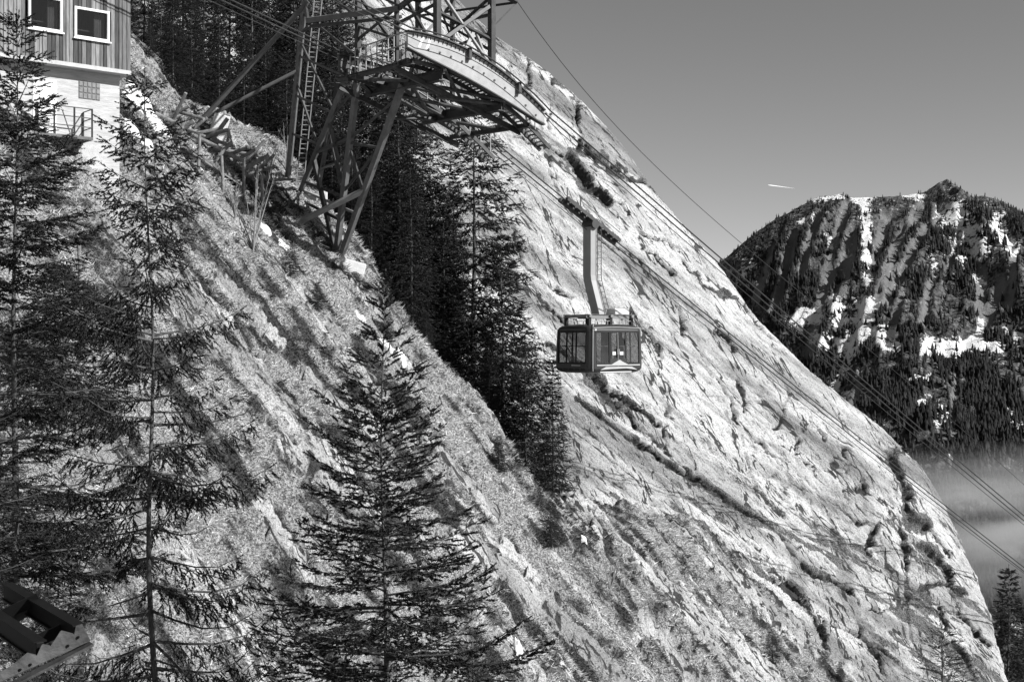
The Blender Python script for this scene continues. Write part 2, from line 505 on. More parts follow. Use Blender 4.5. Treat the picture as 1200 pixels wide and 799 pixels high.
CRACKS = [   # joints and ledges seen on the face: photograph pixels, half width px, depth m, plants 0..1
    ([(678, 92), (681, 130), (683, 172)], 4, .8, .5), ([(647, 82), (650, 112), (646, 150)], 3, .4, .2), ([(618, 60), (622, 110), (618, 150)], 3, .35, .1),
    ([(671, 178), (682, 195), (694, 215), (713, 229)], 7, .9, .9), ([(690, 172), (720, 196), (745, 212), (782, 226), (800, 250), (819, 271), (845, 305)], 6, .8, .9),
    ([(745, 212), (735, 200), (705, 180)], 5, .5, .9),
    ([(604, 158), (648, 169), (676, 183)], 3, .5, .4), ([(699, 220), (731, 238), (754, 275), (782, 289), (801, 317), (838, 345), (875, 363)], 3, .6, .3),
    ([(805, 323), (831, 341), (869, 360), (890, 382)], 5, .6, .8), ([(775, 349), (794, 364), (798, 394)], 4, .5, .4), ([(700, 274), (722, 285), (749, 304), (760, 330)], 3, .5, .2),
    ([(749, 290), (770, 300), (790, 323)], 3, .5, .2), ([(760, 379), (775, 420), (783, 465)], 2.5, .3, .1), ([(835, 387), (847, 398), (858, 417)], 3, .5, .3),
    ([(884, 379), (895, 394), (910, 401)], 3, .6, .1), ([(798, 439), (809, 462)], 2.5, .4, .1), ([(861, 443), (869, 477)], 2.5, .3, .1),
    ([(946, 490), (952, 505), (960, 518)], 3, .5, .2), ([(937, 518), (941, 536), (960, 550)], 2.5, .4, .1), ([(900, 531), (918, 541), (935, 566)], 3, .5, .1),
    ([(937, 564), (951, 587), (960, 624)], 3, .5, .2), ([(988, 596), (1006, 619), (1029, 615), (1015, 647), (1034, 665)], 3.5, .6, .4),
    ([(1008, 564), (1034, 591), (1052, 615), (1061, 647), (1061, 702)], 4, .6, .5), ([(1048, 536), (1057, 568), (1066, 605), (1085, 615)], 7, .7, .8),
    ([(1052, 527), (1064, 533), (1078, 541)], 4, .6, .6), ([(1075, 642), (1103, 661), (1117, 679)], 6, .6, .8), ([(1061, 702), (1085, 688), (1117, 684), (1131, 693)], 4, .6, .7),
    ([(951, 670), (992, 688), (1006, 707), (1034, 716), (1061, 702)], 4, .6, .6), ([(900, 679), (946, 707), (965, 744), (974, 776)], 5, .7, .6),
    ([(969, 725), (1015, 744), (1052, 781)], 3.5, .6, .4), ([(1098, 707), (1108, 730), (1131, 762), (1149, 795)], 4, .6, .4), ([(1122, 716), (1140, 735), (1158, 753)], 4, .6, .3),
    ([(1063, 705), (1066, 750), (1076, 772)], 5, .4, .3), ([(700, 440), (745, 475), (778, 492)], 5, .6, .8), ([(770, 400), (785, 460), (787, 520)], 2, .3, .1),
    ([(675, 460), (720, 500), (765, 530), (835, 580), (890, 610), (950, 668)], 4, .6, .6), ([(690, 436), (750, 495), (810, 555), (850, 585)], 3.5, .5, .5), ([(830, 440), (870, 495), (900, 525)], 2.5, .4, .2),
    ([(640, 400), (680, 430), (712, 462)], 4, .5, .6), ([(620, 330), (640, 352), (668, 378)], 4, .5, .6), ([(596, 250), (612, 300), (640, 330), (672, 345)], 3, .4, .3), ([(640, 170), (655, 230), (652, 300)], 2.2, .25, .1),
    ([(690, 110), (722, 150), (740, 168)], 3, .4, .5), ([(860, 480), (878, 520), (886, 570)], 2.2, .3, .1), ([(905, 440), (918, 470), (912, 500)], 2.2, .3, .1), ([(980, 520), (990, 560), (996, 590)], 2.2, .3, .1),
    ([(820, 500), (850, 545), (880, 570), (920, 600)], 2.5, .4, .2), ([(720, 360), (745, 372), (770, 400)], 2.5, .4, .2), ([(860, 640), (905, 672), (945, 700)], 4, .5, .6), ([(880, 700), (920, 730), (945, 775)], 4, .5, .5),
    ([(1000, 720), (1025, 770), (1040, 799)], 3, .4, .3), ([(1090, 620), (1110, 650)], 3, .4, .3), ([(590, 42), (640, 76), (690, 118)], 5, .3, .8), ([(905, 382), (950, 432), (1000, 474)], 2.5, .3, .3)]

zc = CV[:, 2]
p = np.stack([UU * 0.055, zc * 0.05, vt.repeat(NUc) * 0.002], 1)
disp = 0.9 * fbm(p, 4, 0.5, 101)
# strata running down to the right, close set low on the wall, and broad fluting high up
AL = np.array([0.82, 0.07, -0.55]); AL /= np.linalg.norm(AL)
DD = np.array([0.30, 0.77, 0.55]); DD /= np.linalg.norm(DD)
dd = CV @ DD; al = CV @ AL                           # across and along the bedding
wz = fbm(np.stack([al * 0.07, dd * 0.12, UU * 0.03], 1), 4, 0.5, 131)
def saw(t, k=0.94):
    f = t - np.floor(t)
    return np.where(f < k, f / k, 1 - (f - k) / (1 - k)) - 0.5
low = 1 - smooth(-20, 4, zc + 0.30 * UU + 4)
patch = smooth(-0.1, 0.35, vnoise(np.stack([al * 0.06, dd * 0.09, UU * 0.05], 1), 191))
mask = np.clip(0.03 + 0.22 * patch + 0.75 * low, 0, 1)
disp += saw(dd * 0.30 + wz * 1.6) * 0.42 * mask
disp += saw(dd * 0.95 + wz * 3.0 + 0.4 * fbm(np.stack([al * 0.3, dd * 0.5, UU * 0.1], 1), 3, 0.5, 141)) * 0.20 * mask
disp += saw(-al * 0.22 + 1.8 * fbm(np.stack([al * 0.1, dd * 0.16, UU * 0.05], 1), 4, 0.55, 145)) * 0.14 * (0.25 + 0.75 * patch)
s1 = fbm(np.stack([al * 0.08, dd * 0.9 + wz, UU * 0.01], 1), 5, 0.6, 151, ridged=True)
disp += s1 * (0.04 + 0.24 * low)
flute = fbm(np.stack([UU * 0.32, zc * 0.03, wz * 0.2], 1), 4, 0.55, 171)
disp += 0.40 * flute * smooth(-8, 14, zc)
disp += 0.10 * fbm(np.stack([UU * 0.9, zc * 0.7, wz], 1), 5, 0.6, 201)
disp *= 1 - 0.65 * smooth(-6, 0, UU)
disp += 0.045 * fbm(CV * 2.6, 3, 0.6, 221) + 0.06 * fbm(np.stack([UU * 2.2, zc * 0.35, dd * 0.4], 1), 3, 0.6, 231, ridged=True)
pp = proj(CV)
front = (UU < 0.9 * rho) & (UU > -60)
idx = np.nonzero(front)[0]
veg = np.zeros(len(CV))
w0 = fbm(CV[idx] * 0.5, 4, 0.6, 241)
pq = pp[idx] + np.stack([w0 * 9, fbm(CV[idx] * 0.5 + 40, 4, 0.6, 251) * 9], 1)
dsum = np.zeros(len(idx)); vsum = np.zeros(len(idx))
rough_ = 3.2 * fbm(CV[idx] * 1.3, 4, 0.65, 271)
rag = 0.55 + 0.9 * smooth(-0.35, 0.35, fbm(CV[idx] * 0.28, 3, 0.5, 261))
for poly, hw, dep, vg_ in CRACKS:
    a0 = np.array(poly); lo_ = a0.min(0) - 30; hi_ = a0.max(0) + 30
    sel = np.nonzero((pq[:, 0] > lo_[0]) & (pq[:, 0] < hi_[0]) & (pq[:, 1] > lo_[1]) & (pq[:, 1] < hi_[1]))[0]
    if len(sel) == 0: continue
    d = poly_dist(pq[sel], poly) + rough_[sel]; hw = hw * 0.72
    k = (1 - smooth(hw * 0.45, hw * 0.95, d / rag[sel])) * dep * np.minimum(rag[sel], 1.1)
    dsum[sel] = np.maximum(dsum[sel], k)
    vsum[sel] = np.maximum(vsum[sel], vg_ * (1 - smooth(hw * 0.7, hw * 2.2, d / rag[sel])))
disp[idx] -= dsum
vn = fbm(CV[idx] * 0.9, 4, 0.6, 281)
veg[idx] = vsum * smooth(-0.35, 0.1, vn)
lowveg = smooth(0.05, 0.22, fbm(np.stack([al * 0.12, dd * 0.6, UU * 0.05], 1), 5, 0.7, 291)) * low
veg = np.maximum(veg, 0.62 * lowveg)
veg = np.maximum(veg, smooth(-33, -41, UU + 3 * wz))           # the wooded left flank is earth, not rock
CV = CV + CN * disp[:, None]
ctone = smooth(-0.45, 0.35, fbm(np.stack([al * 0.09, dd * 0.4, UU * 0.05], 1), 5, 0.6, 601))
fl_ = fbm(np.stack([UU * 0.45 + 2 * wz, zc * 0.045, wz * 0.1], 1), 5, 0.6, 611)
ctone *= 1 - 0.75 * smooth(0.12, 0.4, fl_)                 # dark water streaks
ccrack = np.zeros(len(CV)); fi = np.nonzero(UU > -60)[0]
jl = np.stack([al[fi] * 0.055, dd[fi] * 0.55, UU[fi] * 0.02], 1); jf = np.stack([UU[fi] * 0.34, zc[fi] * 0.06, wz[fi] * .5], 1)
ccrack[fi] = np.maximum.reduce([0.6 * joints(jl, 0.030, 621, 0.05), 0.6 * joints(jf, 0.022, 631, 0.10)])
cs2 = np.zeros(len(CV)); cs2[idx] = smooth(0.42, 0.62, dsum / 0.55)  # deep grooves also darkened in the colour, standing for their shade
CV -= CN * (ccrack * 0.12)[:, None]
ccrack = np.maximum(ccrack, 0.85 * cs2)
CA = np.array([0.62, -0.24, -0.75]); CB = np.cross(np.array([0.47, -0.62, 0.62]), CA); CB /= np.linalg.norm(CB)
cliff_m = terrain_mat("limestone", 0.24, 0.68, 0.035, 0.22, CA, CB, (0.47, -0.62, 0.62), (0.375, -0.5, -0.78))
cliff_o = link("cliff", mesh_np("cliff", CV, grid_faces(NUc, NVc), {"veg": veg, "tone": ctone, "crack_dark": ccrack, "heath": np.zeros(len(CV))}, True), cliff_m)
tag(cliff_o, kind='structure')

# ---- valley floor reaching the horizon
vf = MB(); R_ = 30000.0
n_ = 64
vf.add([(0, 0, -430)] + [(R_ * math.cos(2 * math.pi * k / n_), R_ * math.sin(2 * math.pi * k / n_), -430) for k in range(n_)],
       [(0, 1 + k, 1 + (k + 1) % n_) for k in range(n_)])
tag(vf.build("valley_floor", mat("valley_forest_floor", 0.03, 0.08, scale=0.01)), kind='structure')

# ------------------------------------------------------------------ far mountain
RPX = [-300, 400, 600, 700, 800, 845, 880, 900, 930, 960, 985, 1000, 1030, 1060, 1085, 1098, 1110, 1122, 1140, 1160, 1180, 1200, 1260, 1340, 1450, 1700]
RPY = [560, 500, 445, 395, 335, 306, 277, 262, 246, 231, 228, 232, 231, 229, 226, 216, 209, 219, 231, 231, 239, 249, 262, 275, 300, 350]
YR = 2500.0
# scree chutes and snow gullies seen on its face (photograph pixels, half width)
CHUTES = [([(930, 276), (918, 320), (907, 358)], 5), ([(992, 240), (976, 290), (972, 335)], 4.5), ([(999, 277), (992, 310), (986, 345)], 6), ([(1038, 252), (1028, 290), (1020, 320)], 5),
          ([(1082, 236), (1050, 286), (1028, 355)], 5), ([(1106, 238), (1072, 288), (1036, 355)], 5), ([(970, 310), (964, 351), (948, 415)], 5), ([(1149, 310), (1150, 345), (1148, 378)], 5), ([(1174, 330), (1164, 355), (1152, 382)], 5),
          ([(905, 290), (893, 330), (884, 352)], 4), ([(1128, 250), (1120, 290), (1105, 330)], 3), ([(1186, 280), (1190, 320), (1180, 360)], 4), ([(960, 250), (948, 285), (940, 320)], 3.5), ([(1062, 330), (1052, 360), (1042, 400)], 4), ([(1095, 320), (1086, 350), (1080, 380)], 4),
          ([(1120, 440), (1116, 480), (1118, 520)], 2.5), ([(1010, 430), (1000, 470), (992, 500)], 2.5)]
SNOWS = [([(1012, 231), (1015, 262), (1017, 333)], 4, .55), ([(955, 233), (972, 229), (985, 230)], 4, .5), ([(1062, 228), (1078, 230)], 4, .5), ([(1006, 231), (1020, 230)], 5, .6), ([(1116, 246), (1130, 266), (1146, 292)], 13, .42), ([(1170, 258), (1176, 280), (1186, 292)], 6, .5),
         ([(935, 372), (945, 366), (958, 370)], 7, .55), ([(978, 356), (986, 364), (984, 380)], 7, .6), ([(1012, 362), (1006, 384), (998, 406)], 9, .6), ([(1016, 378), (1030, 388), (1046, 390)], 7, .55), ([(1086, 406), (1110, 409), (1134, 408)], 7, .65), ([(1140, 402), (1156, 408), (1172, 407)], 5, .65),
         ([(1124, 300), (1140, 318), (1156, 340)], 4, .45), ([(1150, 378), (1146, 394)], 4, .5), ([(955, 395), (975, 402), (1000, 410)], 7, .5), ([(1030, 400), (1050, 406)], 6, .5), ([(995, 415), (985, 440), (978, 455)], 4, .5), ([(1060, 445), (1085, 442)], 3, .5), ([(1085, 470), (1105, 485), (1100, 495)], 5, .4),
         ([(1180, 480), (1195, 500)], 5, .4), ([(940, 262), (952, 252)], 3, .45), ([(968, 275), (974, 290)], 3, .4), ([(1090, 300), (1098, 320)], 4, .35), ([(1186, 386), (1199, 402)], 6, .5), ([(866, 300), (880, 310), (872, 320)], 5, .25)]
def mountain(x, y):
    xr = np.interp(x, (np.array(RPX) - CX) / F * YR, (CY - np.array(RPY)) / F * YR)
    t = YR - y
    sh = np.interp(x, [300, 700, 850, 950, 1400], [0.50, 0.42, 0.25, -0.02, -0.15])
    q = x - sh * (y - YR)
    warp = fbm(np.stack([x / 150, y / 150, x * 0], 1), 3, 0.5, 401)
    p = np.stack([q / 52.0 + warp * 0.6, y / 500.0, x * 0 + 3.3], 1)
    rib = fbm(p, 4, 0.55, 411, ridged=True)
    fine = fbm(np.stack([x / 45, y / 45, x * 0], 1), 5, 0.6, 421)
    front = np.maximum(t, 0); back = np.maximum(-t, 0)
    amp = smooth(0, 120, front) * 21 + 4
    z = xr - 0.58 * front - 0.00004 * front ** 2 - 0.6 * back + rib * amp + fine * (4 + 13 * smooth(0, 120, front))
    pxy = proj(np.stack([x, y, z], 1)) + np.stack([fine * 4, warp * 4], 1)
    ch = np.zeros(len(x))
    for poly, hw in CHUTES: ch = np.maximum(ch, 1 - smooth(hw * 0.9, hw * 1.6, poly_dist(pxy, poly)))
    z = z - 7 * ch * (front > 0)
    return z, rib, fine, ch
mx_ = np.concatenate([np.linspace(-900, 180, 40, endpoint=False), np.linspace(180, 1500, 340)]); my_ = np.concatenate([np.linspace(1150, 2560, 290), np.linspace(2570, 3200, 30)])
gx, gy = np.meshgrid(mx_, my_)
mz, mrib, mfine, mt = mountain(gx.ravel(), gy.ravel())
mv = np.stack([gx.ravel(), gy.ravel(), mz], 1)
mp_ = proj(mv)
def mountain_masks(v, rib, fine, ch):
    pxy = proj(v)
    n1 = fbm(v / np.array([60, 60, 30]), 4, 0.6, 431)
    n2 = fbm(v / np.array([15, 15, 8]), 4, 0.7, 441)
    terr = fbm(np.stack([v[:, 0] / 120, v[:, 1] / 120, v[:, 2] / 6], 1), 3, 0.6, 451)
    s = np.zeros(len(v)) + 0.08
    pw = pxy + np.stack([n1 * 5, n2 * 4], 1)
    for poly, hw, k in SNOWS: s = np.maximum(s, (k + .12) * (1 - smooth(hw * 0.4, hw * 2.6, poly_dist(pw, poly))))
    s = s + np.where(s > .09, 0.40 * terr + 0.35 * n2, 0.22 * n2 + 0.12 * n1)
    return np.clip(s, 0, 1), np.clip(ch + 0.35 * n2 * (ch > 0.02), 0, 1), s
msnow, mscree, mband = mountain_masks(mv, mrib, mfine, mt)
mm = bpy.data.materials.new("far_mountain"); mm.use_nodes = True
n = mm.node_tree.nodes; l = mm.node_tree.links; b = n["Principled BSDF"]; b.inputs["Roughness"].default_value = 0.95; b.inputs["Specular IOR Level"].default_value = 0.05
tc = n.new("ShaderNodeTexCoord")
n1 = n.new("ShaderNodeTexNoise"); n1.inputs["Scale"].default_value = 0.13; n1.inputs["Detail"].default_value = 6; n1.inputs["Roughness"].default_value = 0.75
l.new(tc.outputs["Object"], n1.inputs["Vector"])
cr = n.new("ShaderNodeValToRGB"); cr.color_ramp.elements[0].position = 0.4; cr.color_ramp.elements[0].color = g(0.015); cr.color_ramp.elements[1].position = 0.64; cr.color_ramp.elements[1].color = g(0.20)
l.new(n1.outputs[0], cr.inputs[0])
def attr(nm):
    a = n.new("ShaderNodeAttribute"); a.attribute_name = nm; return a
mA = n.new("ShaderNodeMix"); mA.data_type = 'RGBA'; mA.inputs[7].default_value = g(0.20)
l.new(attr("scree").outputs["Fac"], mA.inputs[0]); l.new(cr.outputs[0], mA.inputs[6])
mB = n.new("ShaderNodeMix"); mB.data_type = 'RGBA'; mB.inputs[7].default_value = g(0.82)
sa = n.new("ShaderNodeMath"); sa.operation = 'MULTIPLY_ADD'; sa.inputs[1].default_value = 2.3; l.new(n1.outputs[0], sa.inputs[0]); l.new(attr("snow").outputs["Fac"], sa.inputs[2])
sr = n.new("ShaderNodeMapRange"); sr.inputs[1].default_value = 1.58; sr.inputs[2].default_value = 1.64; l.new(sa.outputs[0], sr.inputs[0])
l.new(sr.outputs[0], mB.inputs[0]); l.new(mA.outputs[2], mB.inputs[6]); l.new(mB.outputs[2], b.inputs["Base Color"])
bu = n.new("ShaderNodeBump"); bu.inputs["Strength"].default_value = 0.8; bu.inputs["Distance"].default_value = 8.0
l.new(n1.outputs[0], bu.inputs["Height"]); l.new(bu.outputs[0], b.inputs["Normal"])
mo = link("far_mountain", mesh_np("far_mountain", mv, grid_faces(len(mx_), len(my_)), {"snow": msnow, "scree": mscree}, True), mm)
tag(mo, kind='structure')

def cone_wood(name, n_try, seed, dens):
    """a far wood that reads as one mass: small two-tier conifers"""
    r = np.random.default_rng(seed)
    # sample the slope as the eye sees it: further rows closer together
    y = r.uniform(1250, 2530, n_try); x = r.uniform(0.12, 0.46, n_try) * y
    z, rib, fine, t = mountain(x, y)
    v = np.stack([x, y, z], 1)
    snow, scree, band = mountain_masks(v, rib, fine, t)
    pxy = proj(v)
    clump = fbm(v / np.array([45, 45, 45]), 3, 0.6, 461)
    pr = (0.12 + 1.25 * smooth(-0.18, 0.22, clump)) * (1 - 0.97 * smooth(0.15, 0.5, scree)) * (1 - 0.9 * smooth(0.3, 0.5, snow))
    pr *= np.interp(pxy[:, 1], [215, 240, 300, 380, 440, 480, 700], [0.10, 0.28, 0.42, 0.42, 0.5, 1.0, 1.2]) * dens
    keep = (r.random(n_try) < pr) & (pxy[:, 0] > 790) & (pxy[:, 0] < 1260) & (pxy[:, 1] < 720)
    v = v[keep]; N = len(v)
    h = r.uniform(7, 17, N) * (0.55 + 0.45 * smooth(20, 160, YR - v[:, 1])); w = h * r.uniform(0.19, 0.28, N)
    S = 6
    ang = 2 * np.pi * np.arange(S) / S
    ring = np.stack([np.cos(ang), np.sin(ang)], 1)
    verts = []; tone = r.random(N)
    for (z0, z1, s) in ((-0.10, 0.62, 1.0), (0.34, 1.0, 0.66)):
        rv = np.zeros((N, S + 1, 3))
        jit = r.uniform(0.55, 1.3, (N, S))
        rv[:, :S, 0] = v[:, 0, None] + ring[None, :, 0] * (w * s)[:, None] * jit
        rv[:, :S, 1] = v[:, 1, None] + ring[None, :, 1] * (w * s)[:, None] * jit
        rv[:, :S, 2] = v[:, 2, None] + h[:, None] * z0 + r.uniform(-1, 1, (N, S)) * 0.06 * h[:, None]
        rv[:, S, :] = v; rv[:, S, 2] += h * z1
        verts.append(rv)
    V = np.concatenate(verts, 1).reshape(-1, 3)
    base = (np.arange(N) * (2 * (S + 1)))[:, None, None]
    tri = np.array([[k, (k + 1) % S, S] for k in range(S)] + [[S + 1 + k, S + 1 + (k + 1) % S, 2 * S + 1] for k in range(S)])
    Fc = (base + tri[None]).reshape(-1, 3)
    o = link(name, mesh_np(name, V, Fc, {"tone": np.repeat(tone, 2 * (S + 1))}), tone_mat("far_conifer", 0.012, 0.045, 0.9, spec=0.05))
    return o
fw = cone_wood("far_forest", 80000, 5, 1.0)
tag(fw, "dark conifer wood covering the ribs of the far snowy mountain", "forest", kind='stuff')
print("far trees faces", len(fw.data.polygons))

# ---- mist in the valley behind the cliff
def mist(name, c, size, dens, label):
    me = bpy.data.meshes.new(name)
    S, T = 24, 14
    v = []; f = []
    for j in range(T + 1):
        th = math.pi * j / T
        for i in range(S):
            ph = 2 * math.pi * i / S
            v.append((math.sin(th) * math.cos(ph), math.sin(th) * math.sin(ph), math.cos(th)))
    for j in range(T):
        for i in range(S): f.append((j * S + i, (j + 1) * S + i, (j + 1) * S + (i + 1) % S, j * S + (i + 1) % S))
    me.from_pydata(v, [], f); me.update()
    m = bpy.data.materials.new(name); m.use_nodes = True
    n = m.node_tree.nodes; l = m.node_tree.links; n.remove(n["Principled BSDF"])
    pv = n.new("ShaderNodeVolumePrincipled"); pv.inputs["Color"].default_value = g(0.92); pv.inputs["Anisotropy"].default_value = 0.1
    tc = n.new("ShaderNodeTexCoord")
    ln = n.new("ShaderNodeVectorMath"); ln.operation = 'LENGTH'; l.new(tc.outputs["Object"], ln.inputs[0])
    rp = n.new("ShaderNodeMapRange"); rp.inputs[1].default_value = 1.0; rp.inputs[2].default_value = 0.15; rp.inputs[3].default_value = 0.0; rp.inputs[4].default_value = 1.0
    rp.interpolation_type = 'SMOOTHSTEP'
    l.new(ln.outputs["Value"], rp.inputs[0])
    ns = n.new("ShaderNodeTexNoise"); ns.inputs["Scale"].default_value = 2.6; ns.inputs["Detail"].default_value = 5; ns.inputs["Roughness"].default_value = 0.6
    l.new(tc.outputs["Object"], ns.inputs["Vector"])
    rn = n.new("ShaderNodeMapRange"); rn.inputs[1].default_value = 0.40; rn.inputs[2].default_value = 0.66
    l.new(ns.outputs[0], rn.inputs[0])
    mu = n.new("ShaderNodeMath"); mu.operation = 'MULTIPLY'; l.new(rp.outputs[0], mu.inputs[0]); l.new(rn.outputs[0], mu.inputs[1])
    mu2 = n.new("ShaderNodeMath"); mu2.operation = 'MULTIPLY'; mu2.inputs[1].default_value = dens; l.new(mu.outputs[0], mu2.inputs[0])
    l.new(mu2.outputs[0], pv.inputs["Density"])
    l.new(pv.outputs[0], n["Material Output"].inputs["Volume"])
    o = link(name, me, m); o.location = c; o.scale = size; o.rotation_euler = (0.05, -0.07, 0.3)
    return tag(o, label, "mist", kind='stuff')
mist("valley_mist", P(1200, 610, 760), (215, 150, 46), 0.017, "pale mist bank hanging in the valley behind the cliff edge")

# ---- contrail
ct = MB()
a_ = P(900, 217, 15000); b_ = P(932, 221, 15600)
ct.tube([a_ + (b_ - a_) * t for t in (0, .1, .3, .55, .8, 1)], [1.5, 5, 4, 2.5, 1.2, 0.4], 8)
cmm = mat("contrail_ice", 0.9, 0.9, rough=1.0)
tag(ct.build("contrail", cmm), "short white aircraft contrail in the clear sky left of the peak", "contrail", kind=None)

# ------------------------------------------------------------------ grass on the slope
def grass_mesh(n_try, seed):
    r = np.random.default_rng(seed)
    # tufts spread evenly over the part of the slope the picture shows
    px = r.uniform(-60, 1190, n_try); py = r.uniform(60, 850, n_try)
    # solve for the slope plane, then move each tuft at random so no grid of rays remains
    a = (px - CX) / F; bb = (CY - py) / F
    Y = 30.0 / (1.05 * a * -1 * -1 * 0 + 0.363 - 1.05 * a - bb)
    ok = (Y > 18) & (Y < 100)
    x = (a * Y)[ok] + r.normal(0, 0.4, ok.sum()); y = Y[ok] + r.normal(0, 0.4, ok.sum())
    m_ = y < interp(x, CREST_X, CREST_Y) + 6
    x, y = x[m_], y[m_]
    z, rock = hill_full(x, y)
    clump = fbm(np.stack([x * 0.7, y * 0.7, z * 0.7], 1), 3, 0.6, 701)
    keep = (r.random(len(x)) > rock * 1.3) & (r.random(len(x)) < 0.35 + 0.8 * smooth(-0.3, 0.25, clump))
    x, y, z, clump = x[keep], y[keep], z[keep], clump[keep]
    N = len(x); K = 4
    fall = np.array([0.80, -0.28, -0.35])
    nrm_ = np.array([0.6, -0.2, 0.75])
    d = fall[None, None] * r.uniform(0.1, 1.0, (N, K, 1)) + nrm_[None, None] * r.uniform(0.3, 0.9, (N, K, 1)) + r.normal(0, 0.38, (N, K, 3))
    d /= np.linalg.norm(d, axis=2)[..., None]
    size = (0.11 + 0.13 * r.random(N) + 0.12 * smooth(-0.1, 0.4, clump))[:, None, None] * (np.clip(y / 62, .4, 1.2) ** 0.9)[:, None, None]
    base = np.stack([x, y, z - 0.03], 1)[:, None, :] + r.normal(0, 0.07, (N, K, 3)) * np.array([1, 1, 0.3])
    sd = np.cross(d, r.normal(0, 1, (N, K, 3))); sd /= np.linalg.norm(sd, axis=2)[..., None]
    w = r.uniform(0.012, 0.03, (N, K, 1)) * np.clip(y / 62, .4, 1.2)[:, None, None]
    V = np.stack([base - sd * w, base + sd * w, base + d * size], 2).reshape(-1, 3)
    Fc = np.arange(N * K * 3).reshape(-1, 3)
    hh = heath(x, y, z)
    tone = np.repeat(np.clip(0.58 + 0.8 * clump[:, None] - 0.78 * hh[:, None] + r.normal(0, 0.22, (N, K)), 0, 1).ravel(), 3)
    return mesh_np("grass", V, Fc, {"tone": tone})
gr = link("grass", grass_mesh(170000, 11), tone_mat("dry_grass", 0.03, 0.80, 0.85))
tag(gr, "dry tufted grass covering the steep slope", "grass", kind='stuff')
print("grass", len(gr.data.polygons))

# ------------------------------------------------------------------ spruces
NEEDLE = tone_mat("spruce_needles", 0.006, 0.055, 0.75)
NEEDLE_MID = tone_mat("wood_needles", 0.005, 0.055, 0.75)
BARK = mat("spruce_bark", 0.025, 0.13, scale=6, rough=0.9, bump=0.6, stretch=(1, 1, 0.35))

def needle_mesh(name, P0, D, L, rng, K, nlen, nwid, spread=0.85, clumped=None):
    """twigs -> flat needles (one triangle each) standing off a twig, plus the twig itself"""
    P0 = np.asarray(P0); D = np.asarray(D); L = np.asarray(L); N = len(P0)
    rv = rng.normal(0, 1, (N, K, 3))
    t = rng.uniform(0.0, 1.0, (N, K, 1)); t[:, 0] = 1.0
    Dk = D[:, None, :]
    rad = rv - (rv * Dk).sum(2, keepdims=True) * Dk
    rad /= np.linalg.norm(rad, axis=2)[..., None] + 1e-9
    sp = spread * rng.uniform(0.5, 1.1, (N, K, 1)); sp[:, 0] *= 0.1
    nd = Dk * (1 - 0.35 * sp) + rad * sp
    nd /= np.linalg.norm(nd, axis=2)[..., None]
    b0 = P0[:, None, :] + Dk * (L[:, None, None] * t)
    wv = np.cross(nd, Dk + 0.3 * rv); wv /= np.linalg.norm(wv, axis=2)[..., None] + 1e-9
    ln = nlen * rng.uniform(0.6, 1.2, (N, K, 1)) * (1.1 - 0.4 * t)
    A = np.stack([b0 - wv * nwid, b0 + wv * nwid, b0 + nd * ln], 2).reshape(-1, 3)
    # the twig: a thin double blade
    s1 = np.cross(D, rng.normal(0, 1, (N, 3))); s1 /= np.linalg.norm(s1, axis=1)[:, None] + 1e-9
    B = np.stack([P0 - s1 * nwid * 1.2, P0 + s1 * nwid * 1.2, P0 + D * L[:, None]], 1).reshape(-1, 3)
    V = np.concatenate([A, B]); Fc = np.arange(len(V)).reshape(-1, 3)
    tw = np.clip(rng.beta(1.6, 2.2, N), 0, 1)
    tone = np.concatenate([np.repeat(np.clip(tw[:, None] + rng.normal(0, 0.18, (N, K)), 0, 1).ravel(), 3), np.repeat(tw * 0.6, 3)])
    return mesh_np(name, V, Fc, {"tone": tone})

